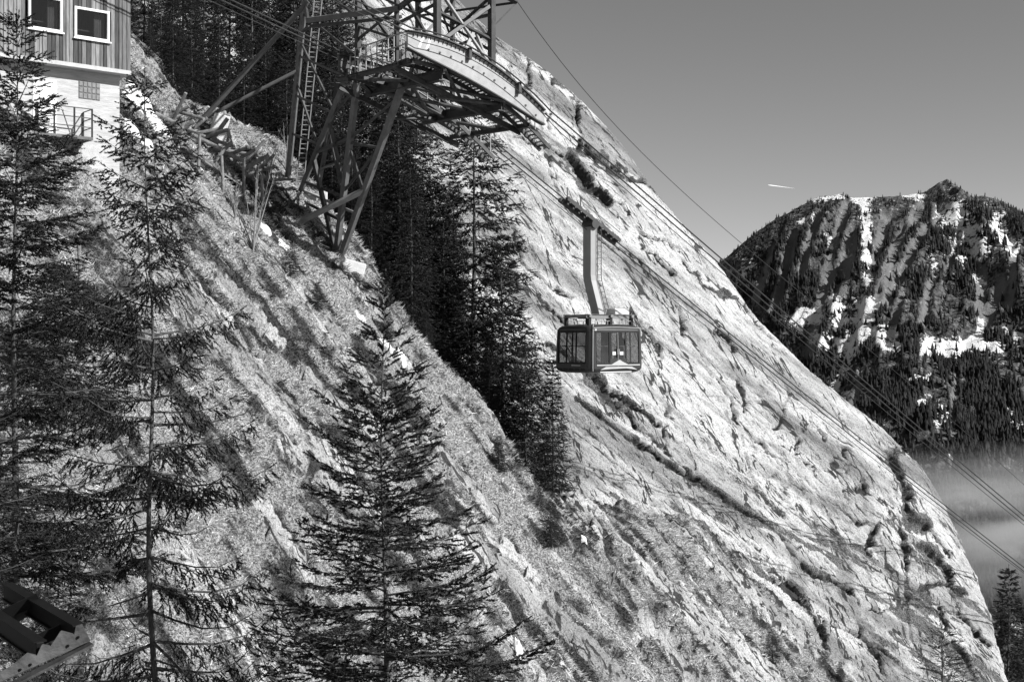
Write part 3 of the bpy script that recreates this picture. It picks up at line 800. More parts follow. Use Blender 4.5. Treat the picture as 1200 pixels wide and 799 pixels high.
def spruce(name, H, crown_from, Lmax, nwh, nbr, rng, up0=0.55, low0=-0.15, sag=0.35, tip=0.35, sub_gap=0.13, twig_gap=0.07, twig_len=0.16,
           hang=0.35, K=10, nlen=0.035, nwid=0.006, sparse=0.0, bare_below=0.0, power=0.8, trunk_r=None, material=None, sub_max=0.7, leader=0.5, gaps=None, top_sparse=0.0, sway=0.03):
    """trunk, limbs and crown of one spruce standing at the origin: returns three meshes"""
    P0, D, L = [], [], []
    limbs = MB(); tr = trunk_r or H * 0.011
    lean = rng.normal(0, 0.008, 2)
    def axis(h): return np.array([lean[0] * h + sway * math.sin(h * 0.7), lean[1] * h + sway * math.cos(h * 0.43), h])
    hs = np.linspace(-0.8, H, 18)
    trunk = MB().tube([axis(h) for h in hs], [max(tr * (1 - max(h, 0) / H) ** 0.9, 0.012) for h in hs], 9)
    heights = crown_from + (H - crown_from - 0.25) * (np.linspace(0, 1, nwh) ** 0.92)
    for wi, h0 in enumerate(heights):
        rel0 = (H - h0) / (H - crown_from)
        nb_ = nbr if rel0 > 0.12 else max(3, nbr - 1)
        phase = rng.uniform(0, 6.28)
        for k in range(nb_):
            if rng.random() < sparse + top_sparse * smooth(0.42, 0.12, rel0): continue
            h = h0 + rng.normal(0, 0.10) * min(1, rel0 * 4)
            rel = np.clip((H - h) / (H - crown_from), 0.01, 1)
            az = phase + 6.283 * k / nb_ + rng.normal(0, 0.28)
            ln = Lmax * rel ** power * rng.uniform(0.65, 1.15) + 0.10
            if gaps is not None: ln *= gaps(az, h)
            el = up0 + (low0 - up0) * min(1, rel * 1.35) + rng.normal(0, 0.08)
            out = np.array([math.cos(az), math.sin(az), 0.0]); sideways = np.array([-math.sin(az), math.cos(az), 0.0])
            curl = rng.normal(0, 0.10)
            def bp(t): return axis(h) + out * (ln * t * math.cos(el)) + sideways * (curl * ln * t * t) + np.array([0, 0, ln * (math.sin(el) * t - sag * rel * t * t + tip * rel * t ** 3)])
            br = max(0.006, 0.010 * ln + 0.003)
            pts = [bp(t) for t in (0, .25, .5, .75, 1.0)]
            limbs.tube(pts, [br * 1.3, br, br * .75, br * .5, br * .25], 3, cap=False)
            bare = rng.random() < bare_below * smooth(0.35, 0.75, rel)
            n_sub = max(3, int(ln * (1 - 0.12) / sub_gap))
            for si in range(n_sub):
                t = 0.12 + 0.88 * (si + rng.uniform(0, .8)) / n_sub
                if bare and rng.random() < 0.35: continue
                p = bp(min(t, 1)); tang = bp(min(t + .03, 1.03)) - bp(t - .03); tang /= np.linalg.norm(tang)
                sgn = 1 if si % 2 else -1
                ls = min(sub_max, 0.42 * ln * (1 - t) + twig_len * 0.9) * rng.uniform(0.6, 1.15)
                sd = tang * 0.62 + sgn * sideways * rng.uniform(0.45, 0.85) + np.array([0, 0, -hang * rng.uniform(0.2, 1.4) * min(1, rel * 3)])
                sd /= np.linalg.norm(sd)
                if bare:
                    limbs.tube([p, p + sd * ls * .5, p + sd * ls + np.array([0, 0, -.1 * ls])], [.006, .0045, .003], 3, cap=False)
                    continue
                n_tw = max(1, int(ls / twig_gap))
                if ls > twig_len * 1.6: limbs.tube([p, p + sd * ls * 0.9], [.006, .003], 3, cap=False)
                for ti in range(n_tw):
                    tt = (ti + rng.uniform(0.1, .9)) / n_tw
                    q = p + sd * (ls * tt) + np.array([0, 0, -hang * 0.25 * ls * tt * tt])
                    s2 = np.cross(sd, np.array([0, 0, 1.0])) * (1 if ti % 2 else -1)
                    td = sd * 0.75 + s2 * rng.uniform(0.25, 0.8) + np.array([0, 0, -hang * rng.uniform(-.1, 1.1)]) + rng.normal(0, .10, 3)
                    td /= np.linalg.norm(td)
                    P0.append(q); D.append(td); L.append(twig_len * rng.uniform(0.6, 1.15) * (1.1 - 0.35 * tt))
                P0.append(p + sd * ls * 0.85); D.append(sd); L.append(twig_len * 0.9)
            if not bare:
                tg = bp(1.0) - bp(.95); tg /= np.linalg.norm(tg)
                P0.append(bp(0.97)); D.append(tg); L.append(twig_len)
    for j in range(int(leader * 14)):
        h = H - leader * rng.uniform(0, 1)
        az = rng.uniform(0, 6.28); d = np.array([math.cos(az) * .8, math.sin(az) * .8, .75]); d /= np.linalg.norm(d)
        P0.append(axis(h)); D.append(d); L.append(twig_len * 0.7)
    P0.append(axis(H - 0.05)); D.append(np.array([0, 0, 1.0])); L.append(twig_len * 1.2)
    trunk.add(limbs.v, limbs.f)
    return trunk.mesh("trunk", True), needle_mesh("crown", P0, D, L, rng, K, nlen, nwid)

def plant_spruce(meshes, loc, label, group=None, rotz=0.0, scale=1.0, name="spruce_tree", material=None, cat="tree"):
    o = thing(name, loc, rotz)
    o.scale = scale if hasattr(scale, "__len__") else (scale,) * 3
    for nm, me, m in zip(("trunk", "crown"), meshes, (BARK, material or NEEDLE)):
        link(nm, me, m, o)
    return tag(o, label, cat, group)

# four near spruces on the slope below the camera
def base_at(px, Y):
    x = (px - CX) / F * Y
    return x, Y, hill_z(x, Y)
def near_tree(px, py_top, Y, label, seed, **kw):
    x, y, z = base_at(px, Y)
    H = (CY - py_top) / F * Y - z
    vis = z + H - (CY - 860) / F * Y            # length of stem in the picture: twigs only where it may be seen
    kw.setdefault("crown_from", max(0.5, H - vis))
    ms = spruce("near", H, rng=np.random.default_rng(seed), **kw)
    o = plant_spruce(ms, (x, y, z), label)
    print(label, "H %.1f" % H, sum(len(m.polygons) for m in ms))
    return o
near_tree(446, 330, 25, "young dense spruce with a bare leading shoot on the grass slope", 21, Lmax=3.1, nwh=25, nbr=7, up0=0.80, low0=0.10, sag=0.55, tip=0.65, sparse=0.12, gaps=lambda az, h: 0.62 + 0.5 * abs(math.sin(az * 1.7 + h * 2.3)),
          sub_gap=0.15, twig_gap=0.11, twig_len=0.23, hang=0.05, K=22, nlen=0.064, nwid=0.016, leader=1.5, power=1.05, trunk_r=0.085, top_sparse=0.45, sway=0.06)
near_tree(184, 92, 28, "tall thin spruce with sparse long upturned branches in front of the hut", 22, Lmax=3.3, nwh=25, nbr=5, gaps=lambda az, h: 0.55 + 0.55 * abs(math.sin(az * 1.3 + h * 1.9)), up0=0.55, low0=-0.18, sag=0.30, tip=0.62,
          sub_gap=0.10, twig_gap=0.09, twig_len=0.22, hang=0.85, K=20, nlen=0.064, nwid=0.015, sparse=0.15, bare_below=0.35, leader=0.6, power=0.62, trunk_r=0.085, sub_max=0.55, sway=0.07)
near_tree(16, 20, 31, "broad spruce with dense top and bare lower twigs beside the hut balcony", 23, Lmax=3.6, nwh=27, nbr=6, up0=0.62, low0=0.0, sag=0.30, tip=0.40,
          sub_gap=0.12, twig_gap=0.09, twig_len=0.24, hang=0.30, K=20, nlen=0.066, nwid=0.014, sparse=0.04, bare_below=0.45, leader=0.5, power=0.70, trunk_r=0.095)
near_tree(-75, 330, 24, "low bare-twigged spruce crowding the steel girders", 24, Lmax=2.9, nwh=18, nbr=6, up0=0.5, low0=0.1, sag=0.25, tip=0.30,
          sub_gap=0.12, twig_gap=0.10, twig_len=0.22, hang=0.25, K=18, nlen=0.060, nwid=0.012, sparse=0.05, bare_below=0.6, leader=0.5, power=0.6, trunk_r=0.10)
near_tree(72, 318, 37, "slim dark spruce between the hut and the slope, behind the broad spruce", 27, Lmax=2.4, nwh=20, nbr=6, up0=0.55, low0=-0.05, sag=0.30, tip=0.40,
          sub_gap=0.16, twig_gap=0.13, twig_len=0.26, hang=0.35, K=16, nlen=0.075, nwid=0.016, sparse=0.08, bare_below=0.5, leader=0.5, power=0.7, trunk_r=0.09)
near_tree(1100, 735, 34, "small spruce tip rising in front of the foot of the cliff", 25, Lmax=1.2, nwh=11, nbr=5, up0=0.7, low0=0.2, sag=0.45, tip=0.45,
          sub_gap=0.14, twig_gap=0.10, twig_len=0.20, hang=0.05, K=10, nlen=0.05, nwid=0.009, leader=0.7, power=0.7)
near_tree(566, 748, 26, "spruce shoot beside the young dense spruce", 26, Lmax=1.0, nwh=8, nbr=5, up0=0.7, low0=0.2, sag=0.45, tip=0.45,
          sub_gap=0.13, twig_gap=0.08, twig_len=0.17, hang=0.05, K=10, nlen=0.04, nwid=0.0075, leader=0.6, power=0.7)

# stand of tall spruces: four shapes, copied
protos = []
for s_, (lm, lo_, hg, pw) in enumerate(((2.7, -0.30, 0.55, 0.75), (2.3, -0.20, 0.45, 0.8), (3.6, -0.22, 0.50, 0.55), (2.5, -0.10, 0.40, 0.85))):
    ms = spruce("wood", 18.0, 1.2, lm, 24 if s_ == 2 else 34, 6, np.random.default_rng(40 + s_), up0=0.45, low0=lo_, sag=0.22, tip=0.42, sub_gap=0.21, twig_gap=0.19, twig_len=0.36,
                hang=hg, K=12, nlen=0.16, nwid=0.027, sparse=0.03, power=pw, trunk_r=0.15, sub_max=0.9, leader=0.6)
    for me, m in zip(ms, (BARK, NEEDLE_MID)): me.materials.append(m)
    protos.append(ms)
    print("proto", sum(len(m.polygons) for m in ms))

def wood_tree(px, Y, py_top, label, group, kind_, seed, width=1.0, zbase=None):
    x = (px - CX) / F * Y
    z = (hill_z(x, Y) if px > 1000 else ground_z(x, Y)) - 0.15
    top = (CY - py_top) / F * Y
    s = (top - z) / 18.0
    rr = random.Random(seed)
    return plant_spruce(protos[kind_], (x, Y, z), label, group, rotz=rr.uniform(0, 6.28), scale=(s * width, s * width, s))

wood_tree(553, 81, 118, "tallest spruce in the gully, long layered branches against the pale cliff", None, 2, 1, 1.25)
wood_tree(592, 78, 278, "broad spruce low in the gully beside the cliff foot", None, 0, 2, 1.35)
wood_tree(648, 72, 424, "compact cone-shaped spruce below the cable car cabin", None, 1, 3, 1.25)
wood_tree(500, 71.5, 366, "small spruce at the grassy crest left of the gully", None, 3, 4, 1.7)
wood_tree(1180, 104, 668, "dark spruce beyond the foot of the cliff edge", None, 1, 5, 1.15)
wood_tree(1222, 110, 712, "dark spruce in the mist past the cliff edge", None, 0, 6, 1.3)
wood_tree(1150, 99, 790, "spruce tip peeping past the foot of the cliff edge", None, 0, 7, 1.3)
rr = random.Random(3)
G = "tall spruces in the wood behind the lattice tower"
wood = [(470, 80, 95), (432, 82, 110), (505, 86, 150), (528, 88, 200), (400, 84, 30), (452, 92, 40), (372, 88, -20), (345, 84, -60), (318, 88, -50), (292, 84, -70),
        (265, 86, -90), (238, 83, -80), (212, 85, -90), (186, 82, -60), (165, 86, -80), (330, 98, -90), (300, 100, -110), (270, 98, -100), (240, 97, -110), (205, 96, -110),
        (385, 99, -60), (420, 98, -20), (355, 96, -90), (440, 76.5, 190), (480, 77, 200), (520, 79, 250), (545, 78, 330), (415, 78, 140), (390, 80, 90), (362, 81, 40), (335, 80, 60), (310, 80, 30), (283, 79, 40), (255, 78.5, 5), (226, 77, 0), (200, 76, -20), (178, 75, 10), (468, 97, 20), (490, 99, 70), (145, 80, -60), (120, 82, -80), (95, 84, -100), (620, 76, 400), (570, 74.5, 400), (445, 86, 120), (462, 88, 150), (490, 84, 160), (478, 91, 130), (425, 88, 90), (405, 91, 60), (512, 83, 215), (500, 80, 290)]
for i, (px, Y, pt) in enumerate(wood):
    wood_tree(px + rr.uniform(-5, 5), Y + rr.uniform(-.6, .6), pt + rr.uniform(-12, 12), "tall dark spruce in the dense wood behind the lattice tower", G, i % 4, 100 + i, rr.uniform(1.0, 1.35))

# small bushy spruces on the slope
def bush(px, py, h, label, seed, group=None):
    p = ray_hill(px, py)
    rr2 = random.Random(seed)
    s = h / 18.0
    return plant_spruce(protos[seed % 4], p - np.array([0, 0, .1]), label, group, rotz=rr2.uniform(0, 6), scale=(s * 2.3, s * 2.3, s), name="spruce_bush", cat="bush")
bush(646, 640, 2.2, "little dark spruce bush under the compact spruce", 1)
bush(905, 775, 1.8, "little dark spruce bush low on the slope beside a rock rib", 2)
bush(985, 800, 1.4, "tiny spruce bush at the foot of the cliff strata", 3)
bush(585, 552, 1.8, "spruce bush at the end of the gully trees", 0)
bush(340, 322, 1.6, "spruce bush below the tower's upper footing", 2)
bush(455, 395, 1.5, "spruce bush beside the snow remnant on the crest", 1)
bush(372, 362, 1.3, "low shrubby spruce below the white footing", 3)

# ------------------------------------------------------------------ the lattice tower
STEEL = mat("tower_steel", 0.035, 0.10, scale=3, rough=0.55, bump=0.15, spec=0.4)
LEGS = mat("leg_steel", 0.10, 0.20, scale=2, rough=0.55, bump=0.1, spec=0.4)
STEEL_L = mat("galvanised_steel", 0.26, 0.40, scale=4, rough=0.5, bump=0.1, spec=0.4)
STEEL_D = mat("dark_steel", 0.035, 0.08, scale=3, rough=0.5, spec=0.4)
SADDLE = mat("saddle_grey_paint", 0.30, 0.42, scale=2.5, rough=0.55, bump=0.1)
CONCRETE = mat("concrete", 0.50, 0.72, scale=2.2, rough=0.9, bump=0.4, bscale=9)
CABLE = mat("cable_steel", 0.03, 0.05, rough=0.5)

R2 = np.array([0.79, 0.613, 0.0]); S2 = np.array([0.613, -0.79, 0.0])          # along the ropes; across them, towards the front track
HEAD0 = np.array([-4.63, 56.9, 0.0])
GAUGE = 6.0
def Pt(a, b, z): return HEAD0 + R2 * a + S2 * b + np.array([0, 0, z])
def saddle_z(a): return 13.73 + 0.04 * a - 0.0485 * a * a

tower = thing("lattice_tower", P(372, 262, 69), world_parts=True)
tag(tower, "tall steel lattice tower carrying the cableway's curved rope saddles", "tower")
def member(name, p, q, w, h=None, m=None, sect='box', parent=None):
    mb = MB()
    if sect == 'i': mb.ibeam(p, q, w, h or w)
    elif sect == 't': mb.tube([p, q], w / 2, 8)
    elif sect == 'd': mb.beam(p, q, w, h or w, up=(.70, -.70, .12))
    else: mb.beam(p, q, w, h or w, up=(.62, -.62, .45))
    return mb.build(name, m or STEEL, parent or tower)

F1, F2 = P(345, 228, 70), P(396, 303, 68)
TA, TB, TC, TD = P(361, -40, 66), Pt(.55, -6.0, 13.1), Pt(.95, -5.8, 13.1), Pt(2.0, -3.5, 12.2)
FA, FB, FC, FD = F1 + np.array([-.5, .3, 0]), F1 + np.array([.3, 0, .1]), F2 + np.array([-.15, .2, 0]), F2 + np.array([.12, 0, 0])
for (p, q, w) in ((FA, TA, .24), (FB, TB, .23), (FC, TC, .26), (FD, TD, .27)):
    member("leg", p, q, w, w, LEGS, 'd')
FE = P(372, 226, 74); TE = Pt(1.2, -8.2, 13.0)
member("leg", FE, TE, .22, .22, STEEL, 'i')
def at(p, q, t): return np.asarray(p) + (np.asarray(q) - np.asarray(p)) * t
# braces between the legs
for (p, q, w, m) in (
        (at(FB, TB, .30), at(FC, TC, .02), .20, STEEL), (at(FB, TB, .10), at(FC, TC, .35), .14, STEEL), (at(FD, TD, .42), P(318, 276, 68.5), .24, STEEL_L),
        (at(FB, TB, .62), at(FC, TC, .40), .15, STEEL), (at(FB, TB, .36), at(FC, TC, .66), .15, STEEL), (at(FB, TB, .64), at(FC, TC, .92), .12, STEEL),
        (at(FC, TC, .62), at(FD, TD, .40), .13, STEEL), (at(FC, TC, .38), at(FD, TD, .66), .13, STEEL), (at(FC, TC, .66), at(FD, TD, .93), .12, STEEL), (at(FC, TC, .64), at(FD, TD, .66), .12, STEEL),
        (at(FA, TA, .28), at(FB, TB, .42), .12, STEEL), (at(FA, TA, .45), at(FB, TB, .68), .12, STEEL), (at(FA, TA, .62), at(FB, TB, .95), .12, STEEL), (at(FA, TA, .50), at(FB, TB, .40), .10, STEEL), (at(FA, TA, .68), at(FB, TB, .70), .10, STEEL),
        (FA + np.array([0, 0, .15]), at(FC, TC, .22), .13, STEEL_D), (FB + np.array([.2, 0, .1]), at(FD, TD, .28), .12, STEEL_L), (at(FE, TE, .25), at(FC, TC, .55), .12, STEEL), (at(FE, TE, .6), at(FC, TC, .35), .12, STEEL), (at(FE, TE, .45), at(FB, TB, .75), .12, STEEL),
        (FB, P(372, 232, 69.8), .28, STEEL_L)):
    member("brace", p, q, w, w, m)
# raking stays to the anchor uphill
ANCH = P(239, 138, 67)
member("stay", ANCH, P(361, 2, 65.5), .27, .27, mat("stay_tube_paint", 0.10, 0.16, rough=0.5), 't')
member("stay", ANCH + np.array([.1, 0, 0]), P(347, 84, 66.8), .20, .20, mat("stay_tube_paint", 0.10, 0.16), 't')
# ladder up the left leg
lad = MB(); l0, l1 = at(FA, TA, .05) + np.array([.75, -.3, 0]), at(FA, TA, .98) + np.array([.75, -.3, 0])
for sx in (-.2, .2): lad.beam(l0 + np.array([sx, 0, 0]), l1 + np.array([sx, 0, 0]), .05)
ladder = lad.build("ladder", STEEL_L, tower)
for k in range(44):
    c = at(l0, l1, (k + .5) / 44)
    member("rung", c - np.array([.2, 0, 0]), c + np.array([.2, 0, 0]), .035, .035, STEEL_L, parent=ladder)

# saddles
def saddle(b, plate_mat):
    n = 26
    aa = np.linspace(0, 7.85, n)
    top = [Pt(a, b, saddle_z(a)) for a in aa]
    dep = [0.34 + 0.92 * math.sin(math.pi * min(1, (0.06 + 0.9 * a / 7.85))) ** 0.6 for a in aa]
    bot = [Pt(a, b, saddle_z(a) - d) for a, d in zip(aa, dep)]
    pl = MB().prism(top + bot[::-1], -S2 * 0.14)
    sg = pl.build("saddle_girder", plate_mat, tower)
    fl = MB()
    for i in range(n - 1):
        fl.beam(top[i] - S2 * .07 + np.array([0, 0, .05]), top[i + 1] - S2 * .07 + np.array([0, 0, .05]), .34, .07)
    fl.build("top_flange", STEEL_D, sg)
    fl = MB()
    for i in range(n - 1):
        fl.beam(bot[i] - S2 * .07 - np.array([0, 0, .03]), bot[i + 1] - S2 * .07 - np.array([0, 0, .03]), .30, .05)
    fl.build("bottom_flange", STEEL_D, sg)
    for k in range(11):
        a = 1.1 + 6.2 * k / 10
        c = Pt(a, b, saddle_z(a) - 0.62)
        MB().tube([c - S2 * .02, c + S2 * .03], .055, 8).build("bolt", STEEL_D, sg)
    for a in (.75, 1.15):
        c0, c1 = Pt(a, b + .006, saddle_z(a) - .10), Pt(a - .22, b + .006, saddle_z(a) - .62)
        MB().prism([c0, c1, c1 + R2 * .13, c0 + R2 * .13], S2 * .006).build("stripe", mat("white_paint", 0.75, 0.8), sg)
    for k in range(34):                                # short rope-guide teeth under the flange
        a = .3 + 7.6 * k / 33
        c = Pt(a, b + .05, saddle_z(a) - .05)
        member("guide_tooth", c, c - np.array([0, 0, .10]), .05, .05, STEEL_D, parent=sg)
    for a in (3.3, 6.2):                               # rope clamps
        c = Pt(a, b + .12, saddle_z(a))
        member("clamp", c + np.array([0, 0, .12]), c - np.array([0, 0, .42]), .16, .16, STEEL_D, parent=sg)
    return sg
saddle(0.0, SADDLE); saddle(-GAUGE, STEEL)  # rear girder in darker steel: its shade is put into the colour
for b in (-.75, -GAUGE + .75):                         # service walkways beside and below the saddles
    for off in (-.38, .38):
        mb = MB()
        for i in range(8):
            a0, a1 = .2 + 8.3 * i / 8, .2 + 8.3 * (i + 1) / 8
            mb.beam(Pt(a0, b + off, saddle_z(a0) - 1.18), Pt(a1, b + off, saddle_z(a1) - 1.18), .09, .18)
        mb.build("walkway_stringer", STEEL_D if b > -3 else STEEL, tower)
    for k in range(40):
        a = .3 + 8.1 * k / 39
        z = saddle_z(a) - 1.08
        member("slat", Pt(a, b - .36, z), Pt(a, b + .36, z), .10, .04, STEEL_L if k % 3 else STEEL_D)
    for side in (-.42, .42):
        for k in range(7):
            a = .4 + 7.8 * k / 6
            if b > -3 and side > 0: continue
            member("rail_post", Pt(a, b + side, saddle_z(a) - 1.1), Pt(a, b + side, saddle_z(a) - .05), .045, .045, STEEL_L)
        if not (b > -3 and side > 0):
            for hh in (.05, .5):
                for i in range(6):
                    a0, a1 = .4 + 7.8 * i / 6, .4 + 7.8 * (i + 1) / 6
                    member("handrail", Pt(a0, b + side, saddle_z(a0) - hh), Pt(a1, b + side, saddle_z(a1) - hh), .04, .04, STEEL_L)
# main cross beams under both saddles, with hangers
for a, z in ((2.0, 12.35), (5.4, 11.35), (0.4, 12.75), (7.1, 10.6)):
    w = .34 if a in (2.0, 5.4) else .2
    member("cross_beam", Pt(a, -GAUGE - .9, z), Pt(a, -.2, z - .25), w, .5 if w > .3 else .22, STEEL_D, 'i')
    for b in (-.1, -GAUGE + .1):
        member("hanger", Pt(a, b, z), Pt(a, b, saddle_z(a) - .6), .16, .16, STEEL)
for b in (-1.3, -GAUGE - .5):
    member("stringer", Pt(.2, b, 12.35), Pt(7.4, b, 10.15), .14, .26, STEEL_D, 'i')
for (p, q) in ((Pt(2, -6, 12.3), Pt(5.4, -3, 11.3)), (Pt(2, 0, 12.3), Pt(5.4, -3, 11.3)), (Pt(2, -3, 12.3), Pt(5.4, -6, 11.3)), (Pt(2, -3, 12.3), Pt(5.4, 0, 11.3)),
               (Pt(5.4, -6, 11.3), Pt(7.3, -3, 10.5)), (Pt(5.4, 0, 11.3), Pt(7.3, -3, 10.5)), (Pt(.4, -6, 12.7), Pt(2, -3, 12.3)), (Pt(.4, 0, 12.7), Pt(2, -3, 12.3)),
               (TD, Pt(5.3, -1.2, 11.2)), (TC, Pt(5.3, -4.8, 11.2)), (TB, Pt(2.0, -6.3, 12.2)), (Pt(5.4, -5.6, 11.2), Pt(2, -5.6, 10.9)), (Pt(5.4, -.4, 11.2), Pt(2.4, -1.2, 11.3))):
    member("brace", p, q, .14, .14, STEEL)
# gantry over the saddles
STEEL_G = mat("gantry_steel", 0.025, 0.07, scale=3, rough=0.5, spec=0.4)
posts = {}
for key, (a, b, z0, z1, w) in {'f1': (1.75, -.25, 13.3, 17.0, .27), 'f2': (4.85, -.25, 12.3, 16.6, .27), 'b1': (.9, -GAUGE + .2, 13.3, 17.6, .22), 'b2': (4.4, -GAUGE + .2, 12.6, 17.2, .22),
                               'm1': (1.4, -3.1, 12.5, 17.3, .18), 'm2': (4.6, -3.1, 11.6, 16.9, .18)}.items():
    posts[key] = (Pt(a, b, z0), Pt(a, b, z1))
    member("gantry_post", *posts[key], w, w, STEEL_G, 'd')
def gp(k, t): return at(*posts[k], t)
for (p, q, w, m) in (
        (gp('f1', .97), gp('f2', .97), .26, STEEL), (gp('b1', .97), gp('b2', .97), .24, STEEL), (gp('f1', .97), gp('b1', .97), .24, STEEL), (gp('f2', .97), gp('b2', .97), .24, STEEL),
        (gp('f1', .75), gp('f2', .12), .18, STEEL_L), (gp('f1', .05), gp('f2', .80), .22, STEEL), (gp('f1', .45), gp('f2', .42), .20, STEEL), (gp('m1', .9), gp('m2', .2), .2, STEEL), (gp('m1', .1), gp('m2', .9), .2, STEEL),
        (gp('b1', .8), gp('b2', .15), .18, STEEL), (gp('b1', .1), gp('b2', .85), .18, STEEL), (gp('f1', .3), gp('b1', .9), .15, STEEL), (gp('f1', .9), gp('b1', .3), .15, STEEL), (gp('f2', .3), gp('b2', .9), .16, STEEL), (gp('f2', .9), gp('b2', .3), .16, STEEL),
        (gp('f1', .55), gp('m1', .5), .16, STEEL), (gp('f2', .5), gp('m2', .5), .16, STEEL), (gp('f2', .70), gp('m2', .72), .18, STEEL), (gp('m1', .35), gp('b1', .45), .16, STEEL),
        (Pt(3.1, -.3, 13.0), Pt(3.9, -.3, 14.5), .20, STEEL_L), (Pt(5.0, -.3, 12.2), Pt(3.9, -.3, 14.5), .16, STEEL_L), (gp('m2', .45), Pt(3.4, -3.1, 12.4), .18, STEEL), (gp('m2', .55), gp('f1', .6), .14, STEEL), (gp('f2', .98), P(606, 3, 60.5), .26, STEEL_D), (P(606, 3, 60.5), gp('f2', .55), .10, STEEL_D), (P(606, 3, 60.5), gp('b2', .8), .16, STEEL),
        (P(360, 24, 63), P(468, 10, 60), .34, mat("boom_steel", 0.10, 0.17, rough=.5)), (P(364, 31, 63.4), P(470, 20, 60.4), .22, STEEL_D), (P(361, 27, 63), gp('b1', .6), .16, STEEL), (P(468, 10, 60), gp('f1', .85), .24, STEEL_D), (P(361, 26, 63), at(FA, TA, .86), .2, STEEL), (P(361, 29, 63), at(FA, TA, .72), .12, STEEL),
        (gp('b1', .1), at(FA, TA, .80), .16, STEEL), (gp('b1', .55), at(FA, TA, .95), .16, STEEL), (gp('b1', .8), at(FA, TA, .72), .12, STEEL)):
    member("gantry_brace", p, q, w * .72, w * .72, STEEL_G if m is STEEL else m)
# light rails and rods on the head platform
for i in range(10):
    b = -GAUGE + .8 + 4.4 * i / 9
    member("rail_post", Pt(.4, b, 12.8), Pt(.4, b, 13.95), .045, .045, STEEL_L)
for z in (13.4, 13.95): member("handrail", Pt(.4, -GAUGE + .8, z), Pt(.4, -.8, z), .045, .045, STEEL_L)
# concrete under the tower
def block(name, c, size, rotz, label, tilt=0.0):
    o = thing(name, c, 0)
    mb = MB().box([-s / 2 for s in size], [s / 2 for s in size])
    ob = mb.build(name, CONCRETE, None, bevel=.05)
    bpy.data.objects.remove(o)
    ob.location = c; ob.rotation_euler = (0, tilt, rotz)
    return tag(ob, label, "footing")
block("concrete_footing", F2 + np.array([.15, .1, -.62]), (2.3, 1.6, 1.2), .25, "white concrete footing under the tower's leaning front legs", .25)
block("concrete_footing", F1 + np.array([0, .3, -.55]), (1.5, 1.3, 1.1), .2, "concrete footing under the tower's upright ladder leg")
block("concrete_footing", FE + np.array([0, 0, -1.1]), (1.1, 1.1, 2.4), .2, "small concrete footing of the tower's rear leg")
block("concrete_anchor", P(252, 156, 67) + np.array([0, .3, -.2]), (.85, .9, 2.4), .3, "tall pale concrete anchor holding the tower's raking stays", .25)

# ------------------------------------------------------------------ ropes
def rope(name, pts, r, label, group=None):
    mb = MB().tube(pts, r, 6)
    return tag(mb.build(name, CABLE), label, "cable", group)
A_F = Pt(7.85, 0.0, saddle_z(7.85) + .1); B_F = P(1200, 607, 88)
dirF = (B_F - A_F)
def rope_pt(t, lat, dz, sag=0.0):
    """t=0 at the saddle, t=1 where the front rope leaves the picture; lat 0 front track, -GAUGE rear track"""
    return A_F + dirF * t + S2 * lat + np.array([0, 0, dz - 4 * sag * t * (1 - t) * 1.0])
def saddle_line(b, dz): return [Pt(a, b, saddle_z(a) + dz) for a in np.linspace(0, 8, 17)]
UP = np.array([-R2[0], -R2[1], 0.27])
def up_pt(b, d, dz): return Pt(0, b, saddle_z(0) + dz) + UP * d
ts = list(np.linspace(0.02, 2.6, 30))
for tr, nm in ((0.0, "front"), (-GAUGE, "rear")):
    for lat in (-.26, .26):
        pts = [up_pt(tr + lat, d, .12) for d in (40, 20, 8, 3)] + saddle_line(tr + lat, .12) + [rope_pt(t, tr + lat, 0, .12) for t in ts]
        rope("track_rope", pts, .036, "%s track rope of the pair lying over the %s saddle" % ("outer" if lat > 0 else "inner", "pale front" if nm == "front" else "dark rear"))
    pts = [up_pt(tr, d, -.25) for d in (40, 20, 8, 3)] + saddle_line(tr + .3, -.45)[1:-1] + [rope_pt(t, tr, -.45, .25) for t in ts]
    rope("haul_rope", pts, .020, "thin haul rope hanging below the pair over the %s saddle" % ("pale front" if nm == "front" else "dark rear"))
SIG = [(606, 2, 60.5), (690, 112, 67), (780, 206, 76), (874, 290, 85), (1010, 402, 97), (1200, 568, 112), (1330, 684, 122)]
rope("signal_rope", [P(np.interp(t, range(7), [q[0] for q in SIG]), np.polyval(np.polyfit([q[0] for q in SIG], [q[1] for q in SIG], 4), np.interp(t, range(7), [q[0] for q in SIG])), np.interp(t, range(7), [q[2] for q in SIG])) for t in np.linspace(0, 6, 40)], .018, "single thin signal rope running from the gantry tip across the sky")

# ------------------------------------------------------------------ the cable car
PAINT = mat("cabin_grey_paint", 0.03, 0.042, rough=0.35, spec=0.5)
PAINT_E = mat("cabin_edge_trim", 0.28, 0.34, rough=0.35)
WHITE = mat("cabin_white_paint", 0.62, 0.72, rough=0.4)
BLACK = mat("black_rubber", 0.012, 0.02, rough=0.6)
GLASS = bpy.data.materials.new("tinted_glass"); GLASS.use_nodes = True
n = GLASS.node_tree.nodes; l = GLASS.node_tree.links; n.remove(n["Principled BSDF"])
tr_ = n.new("ShaderNodeBsdfTransparent"); tr_.inputs[0].default_value = g(0.66)
gl_ = n.new("ShaderNodeBsdfGlossy"); gl_.inputs["Roughness"].default_value = 0.03; gl_.inputs[0].default_value = g(0.9)
lw_ = n.new("ShaderNodeLayerWeight"); lw_.inputs[0].default_value = 0.5
fp_ = n.new("ShaderNodeMath"); fp_.operation = 'POWER'; fp_.inputs[1].default_value = 5.0; l.new(lw_.outputs["Facing"], fp_.inputs[0])
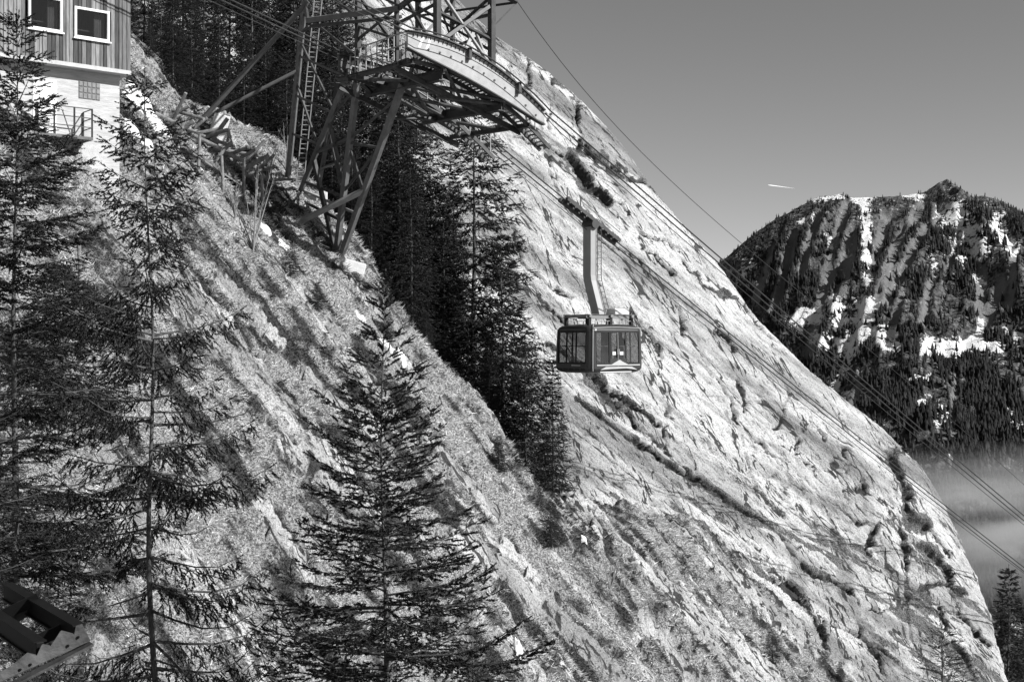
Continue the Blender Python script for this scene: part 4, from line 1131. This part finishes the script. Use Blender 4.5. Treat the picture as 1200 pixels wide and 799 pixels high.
fr_ = n.new("ShaderNodeMath"); fr_.operation = 'MULTIPLY_ADD'; fr_.inputs[1].default_value = 0.8; fr_.inputs[2].default_value = 0.04; l.new(fp_.outputs[0], fr_.inputs[0])
mx_s = n.new("ShaderNodeMixShader"); l.new(fr_.outputs[0], mx_s.inputs[0]); l.new(tr_.outputs[0], mx_s.inputs[1]); l.new(gl_.outputs[0], mx_s.inputs[2])
l.new(mx_s.outputs[0], n["Material Output"].inputs[0])

# local axes: x along the rope (valley-ward), y to the back of the line (so -y is the side seen at the right), z up; origin under the cabin floor
tcar = 0.192
hook = rope_pt(tcar, -GAUGE, 0, .12)
YAW = math.atan2(R2[1], R2[0])
CAB_DROP = (433 - 258) / F * hook[1]
cab = thing("cable_car", (hook[0] + S2[0] * .75, hook[1] + S2[1] * .75, hook[2] - CAB_DROP), YAW)
tag(cab, "dark glazed cable car cabin hanging from its bent arm in front of the cliff", "cable car")
LX, WY, HZ = 4.0, 3.15, 2.70
def hull(z, grow=0.0):
    """half length, half width at a height: slightly barrel-shaped"""
    k = z / HZ
    s = 1.0 - 0.30 * max(0, .10 - k) - 0.055 * max(0, k - .3) ** 1.2
    return LX / 2 * s + grow, WY / 2 * s + grow
def ring(z, r=.42, grow=0.0, ins=0.0):
    a, b = hull(z, grow); a -= ins; b -= ins
    pts = []
    for (cx_, cy_, t0) in ((a - r, b - r, 0), (-a + r, b - r, 90), (-a + r, -b + r, 180), (a - r, -b + r, 270)):
        for k in range(7):
            t = math.radians(t0 + 15 * k); pts.append((cx_ + r * math.cos(t), cy_ + r * math.sin(t), z))
    return pts
def loft(rings, caps=(True, True)):
    mb = MB(); n_ = len(rings[0]); v = [p for r_ in rings for p in r_]; f = []
    for i in range(len(rings) - 1):
        for k in range(n_): f.append((i * n_ + k, i * n_ + (k + 1) % n_, (i + 1) * n_ + (k + 1) % n_, (i + 1) * n_ + k))
    if caps[0]: f.append(tuple(reversed(range(n_))))
    if caps[1]: f.append(tuple(range((len(rings) - 1) * n_, len(rings) * n_)))
    return mb.add(v, f)
ZW0, ZW1 = .50, 2.30
skirt = loft([ring(.0, ins=.30), ring(.05, ins=.15), ring(.13, ins=.05), ring(.24), ring(ZW0)]).build("skirt", PAINT, cab, smooth_shade=False)
roof = loft([ring(ZW1), ring(2.40, ins=.03), ring(2.49, ins=.09), ring(2.57, ins=.20), ring(2.63, ins=.40), ring(2.66, ins=.75)]).build("roof", PAINT, cab)
# corner posts: rounded strips between skirt and roof
for q in range(4):
    strips = MB(); zs = np.linspace(ZW0, ZW1, 6)
    outer = [[ring(z)[q * 7 + k] for k in range(7)] for z in zs]; inner = [[ring(z, ins=.07, r=.35)[q * 7 + k] for k in range(7)] for z in zs]
    v = [p for r_ in outer for p in r_] + [p for r_ in inner for p in r_]; f = []
    o_ = len(zs) * 7
    for i in range(len(zs) - 1):
        for k in range(6):
            f.append((i * 7 + k, i * 7 + k + 1, (i + 1) * 7 + k + 1, (i + 1) * 7 + k)); f.append((o_ + i * 7 + k, o_ + (i + 1) * 7 + k, o_ + (i + 1) * 7 + k + 1, o_ + i * 7 + k + 1))
        f.append((i * 7, (i + 1) * 7, o_ + (i + 1) * 7, o_ + i * 7)); f.append((i * 7 + 6, o_ + i * 7 + 6, o_ + (i + 1) * 7 + 6, (i + 1) * 7 + 6))
    strips.add(v, f).build("corner_post", PAINT, cab)
# pale rounded trim on the corner between end and side
tz = np.linspace(.12, 2.42, 14)
for q, k in ((2, 4),):
    MB().tube([ring(z, grow=.012)[q * 7 + k] for z in tz] + [ring(2.52, ins=.06)[q * 7 + k], ring(2.60, ins=.2)[q * 7 + k]], .035, 6).build("edge_trim", PAINT_E, cab)
tr2 = MB().tube([(x, -hull(2.42)[1] + .0, 2.42 + .06 * (1 - (x / 1.9) ** 2)) for x in np.linspace(-1.75, 1.7, 12)], .03, 6).build("edge_trim", PAINT_E, cab)
def face_pt(face, u, z, d=0.0):
    a, b = hull(z)
    return {'s': (u, -b - d, z), 'n': (-u, b + d, z), 'w': (-a - d, -u, z), 'e': (a + d, u, z)}[face]
def panel(name, face, u0, u1, z0, z1, m, d=0.0, th=.03, parent=None, nz=4):
    zs = np.linspace(z0, z1, nz)
    out = [face_pt(face, u0, z, d) for z in zs] + [face_pt(face, u1, z, d) for z in zs[::-1]]
    inn = [face_pt(face, u0, z, d - th) for z in zs] + [face_pt(face, u1, z, d - th) for z in zs[::-1]]
    mb = MB(); N = len(out); v = out + inn; f = []
    for i in range(nz - 1):
        j = N - 1 - i
        f += [(i, j, j - 1, i + 1), (N + i, N + i + 1, N + j - 1, N + j)]
    f += [(i, (i + 1) % N, N + (i + 1) % N, N + i) for i in range(N)]
    return mb.add(v, f).build(name, m, parent or cab)
def glazed(face, cuts):
    """window band: panes between mullions; cuts = edges of the panes along the face"""
    for i in range(len(cuts) - 1):
        panel("window_pane", face, cuts[i] + .035, cuts[i + 1] - .035, ZW0 + .05, ZW1 - .05, GLASS, -.02, .012)
    for c in cuts: panel("mullion", face, c - .03, c + .03, ZW0, ZW1, BLACK, .004, .07)
    panel("window_rail", face, cuts[0], cuts[-1], ZW0 + .002, ZW0 + .06, BLACK, .007, .06); panel("window_rail", face, cuts[0], cuts[-1], ZW1 - .10, ZW1 - .002, BLACK, .007, .06)
HS, HE = LX / 2 - .42, WY / 2 - .42
glazed('s', [-HS, -.62, HS - .95 - .02, HS]); glazed('n', [-HS, -.62, .62, HS])
glazed('w', [-HE, -.45, .35, HE]); glazed('e', [-HE, -.45, .45, HE])
# sliding double door in the side: two leaves, each with a notice
for i, (u0, u1) in enumerate(((-.58, -.01), (.01, .60))):
    dl_ = panel("door_leaf", 's', u0, u1, .36, .80, PAINT, .012, .03)
    panel("door_stile", 's', u0, u0 + .07, .80, ZW1 - .16, BLACK, .012, .03, dl_); panel("door_stile", 's', u1 - .07, u1, .80, ZW1 - .16, BLACK, .012, .03, dl_)
    panel("notice", 's', u0 + .16 - .04 * i, u0 + .40 - .04 * i, .98, 1.16, WHITE, .02, .004, dl_)
    panel("handle", 's', u1 - .06 if i == 0 else u0 + .02, u1 - .02 if i == 0 else u0 + .06, 1.0, 1.3, PAINT_E, .05, .03, dl_)
panel("door_gap", 's', -.012, .012, .36, ZW1 - .1, PAINT_E, .018, .02)
# pale hill-shaped emblem across the side skirt
def emblem(u_pts, d):
    out = [face_pt('s', u, z, d) for u, z in u_pts]
    return MB().prism([Vector(p) for p in out], (0, .004, 0))
emblem([(-.55, .44), (-.2, .60), (.1, .72), (.35, .60), (.78, .44)], .028).build("emblem", mat("emblem_grey", .42, .48), cab)
emblem([(-1.55, .40), (1.62, .40), (1.62, .46), (-1.55, .46)], .020).build("stripe", mat("emblem_grey", .42, .48), cab)
emblem([(-1.30, .18), (-.9, .34), (1.0, .34), (1.45, .16), (.6, .25), (-.6, .22)], .022).build("emblem", mat("emblem_grey", .42, .48), cab)
panel("stripe", 's', -1.2, 1.1, .03, .085, WHITE, -.07, .01, nz=2)
panel("lettering", 'w', .0, .75, .40, .43, WHITE, .006, .004, nz=2)
for k in range(5): panel("vent", 'w', -1.15 + .48 * k, -.80 + .48 * k, .17, .25, BLACK, .006, .004, nz=2)
# inside
loft([ring(.40, ins=.12, r=.3), ring(.46, ins=.12, r=.3)]).build("floor", BLACK, cab)
for x in (-.7, .8): MB().tube([(x, .15, .46), (x, .15, 2.3)], .03, 8).build("grab_pole", PAINT_E, cab)
for y in (-1.2, 1.25): MB().tube([(-1.6, y, 1.45), (1.6, y, 1.45)], .025, 8).build("handrail", PAINT_E, cab)
MB().box((1.42, -.2, .42), (1.70, .35, 1.30)).build("control_stand", BLACK, cab, bevel=.03)
def person(loc, rotz, label):
    """one continuous body grown round a skeleton"""
    J = [(0, 0, .92, .13, .11), (0, 0, 1.12, .14, .11), (0, 0, 1.34, .17, .12), (0, 0, 1.47, .07, .07), (0, .01, 1.56, .07, .08), (0, .02, 1.66, .085, .10), (0, .01, 1.75, .06, .07),
         (.10, 0, .86, .09, .09), (.11, .02, .48, .065, .065), (.11, 0, .09, .05, .05), (.11, .14, .04, .04, .03), (-.10, 0, .86, .09, .09), (-.11, .02, .48, .065, .065), (-.11, 0, .09, .05, .05), (-.11, .14, .04, .04, .03),
         (.20, 0, 1.40, .065, .065), (.26, .02, 1.14, .05, .05), (.22, .20, 1.02, .04, .04), (.20, .28, 1.03, .03, .035), (-.20, 0, 1.40, .065, .065), (-.26, .0, 1.13, .05, .05), (-.25, .08, .90, .04, .04), (-.25, .10, .80, .03, .035)]
    Ed = [(0, 1), (1, 2), (2, 3), (3, 4), (4, 5), (5, 6), (0, 7), (7, 8), (8, 9), (9, 10), (0, 11), (11, 12), (12, 13), (13, 14), (2, 15), (15, 16), (16, 17), (17, 18), (2, 19), (19, 20), (20, 21), (21, 22)]
    me = bpy.data.meshes.new("person"); me.from_pydata([j[:3] for j in J], Ed, [])
    o = link("person", me, mat("dark_clothing", .02, .05, rough=.9))
    o.modifiers.new("skin", 'SKIN'); o.modifiers.new("smooth", 'SUBSURF').levels = 1
    o.modifiers["smooth"].render_levels = 1
    if not me.skin_vertices: 
        bpy.context.view_layer.objects.active = o; bpy.ops.mesh.customdata_skin_add()
    for v_, j in zip(me.skin_vertices[0].data, J): v_.radius = (j[3], j[4])
    me.skin_vertices[0].data[0].use_root = True
    o.location = loc; o.rotation_euler = (0, 0, rotz)
    return tag(o, label, "person")
_m = Matrix.Translation(cab.location) @ Matrix.Rotation(YAW, 4, 'Z')
person(_m @ Vector((1.15, -.55, .46)), YAW + math.pi, "person in dark clothes standing inside the cabin behind the side window")
# frame on the roof
fz = 3.08
for y in (-.95, .95):
    MB().ibeam((-1.75, y, fz), (1.75, y, fz), .16, .22).build("roof_beam", mat("roof_frame_steel", .16, .26), cab)
for x in (-1.55, 0, 1.55):
    MB().beam((x, -1.1, fz + .02), (x, 1.1, fz + .02), .18, .16).build("roof_beam", mat("roof_frame_steel", .16, .26), cab)
    for y in (-.95, .95): MB().beam((x, y, 2.5), (x, y, fz), .17, .17).build("damper", BLACK, cab)
for y in (-1.0, 1.0):
    for i in range(8): MB().beam((-1.6 + .45 * i, y, 2.6), (-1.6 + .45 * i, y, 2.84), .03).build("rail_post", STEEL_L, cab)
    MB().beam((-1.62, y, 2.84), (1.6, y, 2.84), .03).build("handrail", STEEL_L, cab)
MB().box((.35, -.95, fz + .10), (1.45, -.20, fz + .46)).build("white_housing", WHITE, cab, bevel=.08)
# bent hanger arm
HT = hook[2] - (hook[2] - CAB_DROP)           # rope height above the cabin floor
yo = .75                                        # the rope runs .5 m behind the cabin's middle
prof = [(0, 3.02), (.05, 3.3), (.70, 5.1), (.75, 5.4), (.75, HT - .25)]
def arm_pts(x, w): return [(x, y - w, z) for y, z in prof] + [(x, y + w, z) for y, z in prof[::-1]]
arm = MB()
prof_l = [Vector((-.23, y - .33, z)) for y, z in prof] + [Vector((-.23, y + .33, z)) for y, z in prof[::-1]]
arm.prism(prof_l, (.46, 0, 0))
armo = arm.build("hanger_arm", mat("hanger_grey_paint", 0.30, 0.36, rough=.4, scale=1.2), cab, bevel=.02)
for k in range(14):
    z = 3.5 + (HT - 4.2) * k / 13
    y = np.interp(z, [p[1] for p in prof], [p[0] for p in prof]) - .33
    MB().beam((.20, y - .08, z), (.48, y - .08, z), .03).build("rung", STEEL_D, armo)
for x in (.20, .48): MB().tube([(x, y - .41, z) for y, z in prof], .022, 6).build("ladder_rail", STEEL_D, armo)
# carriage along the rope
sl = -(dirF[2]) / math.hypot(dirF[0], dirF[1])
carr = link("carriage", MB().beam((-1.9, yo, HT - .02 + 1.9 * sl), (1.9, yo, HT - .02 - 1.9 * sl), .20, .22).mesh("carriage"), STEEL_D, cab)
for k in range(10):
    x = -1.8 + 3.6 * k / 9
    z = HT + .16 - x * sl
    for dy in (-.26, .26):
        MB().tube([(x, yo + dy - .05, z), (x, yo + dy + .05, z)], .17, 12).build("track_wheel", STEEL_D, carr)
    MB().beam((x, yo - .34, z + .02), (x, yo + .34, z + .02), .07).build("axle", STEEL, carr)
for dy in (-.40, .40):
    MB().beam((-1.95, yo + dy, HT + .12 + 1.95 * sl), (1.95, yo + dy, HT + .12 - 1.95 * sl), .05, .20).build("side_plate", STEEL_D, carr)
MB().tube([(x, yo - .45, HT + .55 - x * sl) for x in (-1.0, 0, 1.2, 1.9)], .03, 6).build("guard_rail", STEEL_L, carr)
for x in (-1.9, -.95): MB().tube([(x, yo - .3, HT + .2 - x * sl), (x, yo - .3, HT + .75 - x * sl)], .03, 6).build("guide_horn", STEEL_D, carr)
MB().tube([(0, yo - .5, HT - .1), (0, yo + .4, HT - .1)], .26, 14).build("pivot", STEEL_D, carr)

# ------------------------------------------------------------------ the hut
WOOD = [mat("weathered_board_%s" % k, lo, hi, scale=5, rough=.85, bump=.3, stretch=(3, 3, .25)) for k, (lo, hi) in {"pale": (.13, .34), "mid": (.08, .21), "dark": (.035, .10)}.items()]
WALL_C = mat("board_marked_concrete", .36, .56, scale=2.6, rough=.9, bump=.5, bscale=7, stretch=(.5, .5, 3.0))
FRAME_W = mat("white_window_frame", .78, .85, rough=.5)
wv = np.array([0.766, 0.643, 0]); nv_ = np.array([0.643, -0.766, 0]); ZU = np.array([0, 0, 1.0])
K0 = np.array([-16.25, 53.0, 0])                     # right-hand corner of the concrete wall
def hpt(a, z, d=0.0): return K0 - wv * a + nv_ * d + ZU * z      # a: metres left of the corner, d: metres out of the wall
def ha_(px, d=0.0):
    k = K0 + nv_ * d
    return (k[0] * F - (px - CX) * k[1]) / (F * wv[0] - (px - CX) * wv[1])
def hz_(px, py, d=0.0):
    a = ha_(px, d); q = hpt(a, 0, d); return (CY - py) / F * q[1]
hut = thing("mountain_hut", hpt(2.5, 5.5, -1), world_parts=True)
tag(hut, "small hut of pale concrete with a boarded upper storey on the slope", "hut")
def slab(a0, a1, z0, z1, d0, d1): 
    """box given in wall coordinates"""
    v = [hpt(a, z, d) for z in (z0, z1) for (a, d) in ((a0, d1), (a1, d1), (a1, d0), (a0, d0))]
    return MB().add(v, [(0, 1, 2, 3), (7, 6, 5, 4), (0, 4, 5, 1), (1, 5, 6, 2), (2, 6, 7, 3), (3, 7, 4, 0)])
ZB, ZT = 4.2, hz_(140, 86)                            # concrete storey
HUTL, HUTD = 7.5, 6.0
slab(0, HUTL, ZB, ZT, -HUTD, 0).build("wall", WALL_C, hut)
OV = .45
AR = ha_(153, OV)                                     # right edge of the jettied storey (negative: past the corner)
ZJ = hz_(153, 84, OV); ZE = ZJ + 3.9
slab(AR + .02, HUTL + .4, ZJ - .16, ZJ, -HUTD - .3, OV + .12).build("sill_beam", mat("pale_timber", .42, .55, scale=4, bump=.2), hut)
slab(AR + .06, HUTL + .3, ZJ, ZE, -HUTD - .2, OV - 1.2).build("upper_wall", WOOD[2], hut)
slab(AR + .05, AR + .14, ZJ, ZE, OV - 1.2, OV - .07).build("side_wall", WOOD[2], hut)
w1 = (ha_(73, OV), ha_(33, OV)); w2 = (ha_(128, OV), ha_(87, OV))
zw = (hz_(108, 47, OV), hz_(108, 11, OV)); zwb = (hz_(53, 36, OV), hz_(53, -4, OV))
rb = random.Random(5)
a = AR
while a < HUTL:
    bw = rb.uniform(.13, .20)
    segs = [(ZJ, ZE)]
    for (wa0, wa1), (z0, z1) in ((w1, zwb), (w2, zw)):
        if a + bw > wa0 + .0 and a < wa1 - .0:
            segs = [(ZJ, z0), (z1, ZE)]
    m = rb.choices(WOOD, (5, 4, 2))[0]
    dd_ = rb.uniform(0, .03)
    for (z0, z1) in segs:
        if z1 - z0 > .05: slab(a + .012, a + bw - .012, z0, z1, OV - .06, OV + dd_).build("board", m, hut)
    a += bw
IN_D = mat("dark_room", .03, .05)
PANE = bpy.data.materials.new("window_glass"); PANE.use_nodes = True
pb = PANE.node_tree.nodes["Principled BSDF"]; pb.inputs["Base Color"].default_value = g(.012); pb.inputs["Roughness"].default_value = .06; pb.inputs["Specular IOR Level"].default_value = .35
for (a0, a1), (z0, z1) in ((w1, zwb), (w2, zw)):
    win = slab(a0 + .08, a1 - .08, z0 + .08, z1 - .08, OV - .05, OV - .03).build("window", GLASS, hut)
    cu = MB(); cw = (a1 - a0) * .30                     # gathered cloth added in place of the bright reflection in the glass
    cps = [(a0 + .1 + cw * k / 12, OV - .28 + .035 * (k % 2)) for k in range(13)]
    cu.add([hpt(q[0], z, q[1]) for z in (z0 - .05, z1 - .05) for q in cps], [(k, k + 1, 14 + k, 13 + k) for k in range(12)])
    cu.build("added_curtain", mat("added_cloth", .22, .32), win)
    slab(a0 + .2, a1 - .1, z0 + .42, z0 + .47, OV - .75, OV - .5).build("shelf", WOOD[1], win)
    for (p0, p1, q0, q1) in ((a0, a0 + .09, z0, z1), (a1 - .09, a1, z0, z1), (a0 + .09, a1 - .09, z0, z0 + .09), (a0 + .09, a1 - .09, z1 - .09, z1)):
        slab(p0, p1, q0, q1, OV - .08, OV + .06).build("frame", FRAME_W, win)
    slab(a0 - .05, a1 + .05, z0 - .06, z0 - .002, OV - .05, OV + .12).build("sill", FRAME_W, win)
# roof with a deep eave
slab(AR - .55, HUTL + .8, ZE + .0, ZE + .14, -HUTD - .8, OV + .85).build("roof", mat("dark_roof_boards", .06, .12, scale=4), hut)
slab(AR - .62, HUTL + .9, ZE - .16, ZE + .20, OV + .86, OV + .92).build("fascia", mat("pale_timber", .42, .55), hut)
# glass-block window
g0, g1 = ha_(117), ha_(92); gz0, gz1 = hz_(105, 117), hz_(105, 96)
gb = slab(g0, g1, gz0, gz1, -.02, .012).build("block_window", mat("mortar_dark", .12, .16), hut)
for i in range(5):
    for j in range(3):
        aa, zz = g0 + (g1 - g0) * (i + .09) / 5, gz0 + (gz1 - gz0) * (j + .09) / 3
        slab(aa, aa + (g1 - g0) / 5 * .80, zz, zz + (gz1 - gz0) / 3 * .80, .0, .035).build("glass_block", mat("glass_block", .16, .30, rough=.15, scale=9), gb, bevel=.015)
# door on the balcony
slab(ha_(66), ha_(38), hz_(52, 156), hz_(52, 93), -.01, .03).build("door", mat("white_door_paint", .74, .82, rough=.5), hut)
slab(ha_(120), ha_(95), hz_(108, 188), hz_(108, 170), -.01, .02).build("vent_panel", mat("vent_render", .42, .55, scale=6, bump=.6), hut)
# balcony
bz = hz_(85, 161, .5); b0, b1 = ha_(108, .9), ha_(40, .9)
bal = slab(b0, b1, bz - .12, bz, .0, 1.0).build("balcony", mat("balcony_deck", .10, .18), hut)
for k in range(6):
    aa = b0 + .1 + (b1 - b0 - .2) * k / 5
    if k: MB().beam(hpt(aa, bz - .12, .95), hpt(aa, bz - .6, .02), .07).build("bracket", STEEL_D, bal)
for aa, d in [(b0 + .03, .97), (b0 + .75, .97), (b0 + 1.55, .97), (b0 + 2.2, .97), (b1 - .05, .97), (b0 + .03, .05)]:
    MB().beam(hpt(aa, bz, d), hpt(aa, bz + 1.12, d), .06).build("rail_post", STEEL_D, bal)
for z in (.38, .75, 1.12):
    MB().beam(hpt(b0, bz + z, .97), hpt(b1, bz + z, .97), .035).build("rail", STEEL_D, bal)
    MB().beam(hpt(b0 + .03, bz + z, .97), hpt(b0 + .03, bz + z, .05), .035).build("rail", STEEL_D, bal)
MB().beam(hpt(b0 + .9, bz + .1, .90), hpt(b0 + 1.2, bz + .95, .90), .035).build("rail", STEEL_D, bal)

# ------------------------------------------------------------------ snow remnants
SNOW = mat("old_snow", .74, .86, scale=2.5, rough=.8, bump=.4, bscale=8)
def snow(px0, py0, px1, py1, wid, label, seed):
    p0, p1 = ray_hill(px0, py0), ray_hill(px1, py1)
    d = p1 - p0; d2 = d[:2]; L_ = np.linalg.norm(d2) + 1e-6; d2 = d2 / L_; sdv = np.array([-d2[1], d2[0]])
    nu, nv2 = 34, 16
    u = np.linspace(-.05, 1.05, nu); v = np.linspace(-1, 1, nv2)
    U_, V_ = np.meshgrid(u, v)
    x = p0[0] + d2[0] * L_ * U_ + sdv[0] * wid * V_; y = p0[1] + d2[1] * L_ * U_ + sdv[1] * wid * V_
    h, _ = hill_full(x.ravel(), y.ravel())
    t = np.clip(1 - np.abs(V_) ** 2 - np.maximum(0, np.abs(U_ - .5) * 2 - .7) * 3, -1, 1).ravel()
    nz = fbm(np.stack([x.ravel() * 1.3, y.ravel() * 1.3, h * 0 + seed], 1), 3, .6, 800 + seed)
    z = h - .04 + .26 * np.clip(t + .7 * nz, -.6, 1)
    vv = np.stack([x.ravel(), y.ravel(), z], 1)
    o = link("snow_patch", mesh_np("snow_patch", vv, grid_faces(nu, nv2), None, True), SNOW)
    return tag(o, label, "snow")
snow(143, 108, 205, 168, .85, "broad bright snow tongue between the hut and the timber pile", 1)
snow(141, 148, 178, 176, .55, "short snow streak at the hut's lower corner", 2)
snow(208, 170, 240, 200, .35, "narrow snow strip beneath the stacked logs", 3)
snow(308, 150, 332, 166, .22, "thin snow line along the crest beside the tower's ladder leg", 4)
snow(444, 394, 474, 424, .35, "snow remnant on the crest behind the young spruce's leading shoot", 5)
snow(602, 752, 612, 766, .18, "small white snow spot low on the grass slope", 6)
snow(680, 631, 688, 637, .12, "tiny snow speck on the grass under the cabin", 7)
snow(327, 284, 340, 293, .14, "snow sliver beside the tower's lower braces", 8)
snow(304, 264, 318, 276, .13, "snow sliver under the bare saplings", 9)
snow(415, 365, 430, 380, .2, "small snow fleck above the crest rock ledge", 10)

# ------------------------------------------------------------------ timber below the anchor
LOG = mat("grey_log", .10, .30, scale=5, rough=.9, bump=.4, stretch=(1, 1, 1))
rt = random.Random(12)
def log(p, q, r, label, group=None, name="timber_log", cat="log"):
    mb = MB().tube([p, at(p, q, .5) + np.array([0, 0, rt.uniform(-.03, .03)]), q], [r, r * .95, r * .85], 9)
    return tag(mb.build(name, LOG), label, cat, group)
GL = "logs heaped below the concrete anchor"
for i in range(22):
    px, py = rt.uniform(205, 322), 0
    py = 150 + (px - 205) * .62 + rt.uniform(-14, 12)
    c = ray_hill(px, py) + np.array([0, -.1, rt.uniform(.3, 1.1)])
    ang = rt.uniform(-.5, .9); ln = rt.uniform(1.2, 2.6)
    d = np.array([math.cos(ang) * .85, rt.uniform(-.5, .3), math.sin(ang)]); d /= np.linalg.norm(d)
    log(c - d * ln / 2, c + d * ln / 2, rt.uniform(.08, .13), "rough grey log lying in the heap below the concrete anchor", GL)
GP = "stakes holding back the log heap"
for (px, py, h) in ((232, 205, 1.9), (262, 222, 1.6), (286, 232, 1.8), (300, 228, 1.2), (308, 240, 1.4), (212, 176, 1.5)):
    b_ = ray_hill(px, py)
    log(b_ - np.array([0, 0, .4]), b_ + np.array([rt.uniform(-.1, .1), 0, h]), .085, "upright wooden stake holding back the log heap", GP, "wooden_stake", "stake")
for k, (px0, py0, px1, py1) in enumerate(((206, 168, 262, 212), (214, 182, 280, 226))):
    p0, p1 = ray_hill(px0, py0), ray_hill(px1, py1)
    mb = MB().beam(p0 + np.array([0, 0, .35]), p1 + np.array([0, 0, .35]), .5, .07)
    tag(mb.build("wide_plank", mat("plank_grey", .14, .26, scale=4, bump=.3)), ("upper" if k == 0 else "lower") + " wide grey plank laid down the slope beside the log heap", "plank")
p0, p1 = ray_hill(141, 128), ray_hill(190, 122)
log(p0 + np.array([0, -.2, .9]), p1 + np.array([0, -.2, .9]), .06, "long pale rail from the hut corner to the log heap", None, "wooden_rail", "rail")
b_ = ray_hill(97, 400)
log(b_ - np.array([0, 0, .3]), b_ + np.array([-.12, 0, 3.1]), .07, "leaning dark post on the slope below the hut", None, "wooden_post", "post")

# ------------------------------------------------------------------ leafless saplings
TWIG = mat("sapling_bark", .16, .34, scale=8, rough=.9)
def sapling(px, py, h, stems, label, seed):
    r = random.Random(seed); base = ray_hill(px, py)
    mb = MB()
    for s_ in range(stems):
        az = r.uniform(0, 6.28); lean_ = r.uniform(.05, .4); hh = h * r.uniform(.55, 1)
        pts = [np.array([math.cos(az) * lean_ * t * hh, math.sin(az) * lean_ * t * hh * .6, hh * t * (1 - .08 * t)]) for t in (-.05, .25, .5, .75, 1)]
        mb.tube(pts, [.035, .03, .022, .014, .006], 5)
        for k in range(9):
            t = r.uniform(.3, .95); i = min(int(t * 4), 3); c = at(pts[i], pts[i + 1], r.random())
            a2 = r.uniform(0, 6.28); l2 = r.uniform(.2, .75) * (1.2 - t)
            e = c + np.array([math.cos(a2) * l2 * .6, math.sin(a2) * l2 * .6, l2])
            mb.tube([c, at(c, e, .5) + np.array([0, 0, -.03]), e], [.011, .008, .003], 4)
    o = mb.build("bare_sapling", TWIG); o.location = base
    return tag(o, label, "sapling")
sapling(297, 292, 4.4, 7, "tall leafless sapling with many stems left of the tower's ladder leg", 1)
sapling(312, 215, 3.4, 6, "leafless sapling at the crest in front of the dark wood", 2)
sapling(335, 200, 3.0, 5, "leafless sapling beside the foot of the ladder leg", 3)
sapling(276, 255, 2.2, 5, "short leafless sapling at the lower end of the log heap", 4)
sapling(715, 690, 2.4, 4, "thin leafless sapling on the slope near the dark rock hollow", 5)
sapling(740, 590, 2.0, 3, "thin leafless sapling by the pale slab at the cliff foot", 6)
sapling(72, 420, 3.0, 6, "leafless bush on the slope behind the broad spruce", 7)

# ------------------------------------------------------------------ steel frame at the lower left
GIRD = mat("dark_girder_paint", .004, .008, rough=.6, spec=.15)
GUSS = mat("girder_grey_plate", .015, .09, scale=3.5, rough=.6, bump=.3)
YG = 13.0
fr0 = P(70, 760, YG)
gx_, gy_, _ = base_at(-40, YG)
frame = thing("steel_frame", (fr0[0] - .6, YG + .6, hill_z(fr0[0] - .6, YG + .6)), world_parts=True)
tag(frame, "black steel girder frame with a grey end plate under the spruce branches", "steel frame")
def G3(px, py, y): return P(px, py, y)
for (a_, b_) in ((G3(8, 692, YG + 2.1), G3(93, 743, YG)), (G3(-45, 699, YG + 2.1), G3(47, 762, YG - .3))):
    mb = MB().beam(a_, b_, .08, .17)
    go = mb.build("girder", GIRD, frame, bevel=.008)
    MB().beam(a_ + np.array([0, 0, .09]), b_ + np.array([0, 0, .09]), .13, .016).build("flange", GIRD, go)
    MB().beam(a_ - np.array([0, 0, .09]), b_ - np.array([0, 0, .09]), .13, .016).build("flange", GIRD, go)
def pl(px, py): return G3(px, py, YG - .1 - .65 * (104 - px) / 134)
plate = [pl(105, 751), pl(95, 731), pl(89, 733), pl(87, 743), pl(71, 739), pl(59, 757), pl(49, 755), pl(43, 768), pl(31, 765), pl(14, 779), pl(-8, 792), pl(-30, 812), pl(-30, 822), pl(0, 800)]
MB().prism(plate[::-1], (0, .03, 0)).build("end_plate", GUSS, frame)
e0, e1 = pl(106, 752), pl(-30, 823)
MB().beam(e0 + np.array([0, .03, -.02]), e1 + np.array([0, .03, -.02]), .14, .025).build("end_flange", GUSS, frame)
for q in ((92, 746), (80, 756), (36, 778), (24, 784)):
    c_ = pl(*q); MB().tube([c_ + np.array([0, -.025, 0]), c_], .014, 6).build("bolt", GIRD, frame)
MB().beam(G3(0, 722, YG + 1.2), G3(46, 700, YG + 1.25), .06, .12).build("cross_tie", GIRD, frame)
MB().beam(G3(40, 752, YG + .3), G3(78, 735, YG + .4), .06, .12).build("cross_tie", GIRD, frame)
MB().prism([G3(2, 716, YG + 1.3), G3(22, 704, YG + 1.3), G3(42, 717, YG + 1.3), G3(22, 728, YG + 1.3)], (0, .02, 0)).build("gusset_plate", GUSS, frame)
for p in (G3(-20, 725, YG + 1.5), G3(-45, 850, YG - .6)):
    MB().beam(p, (p[0], p[1], hill_z(p[0], p[1]) - .3), .2, .2).build("post", GIRD, frame)
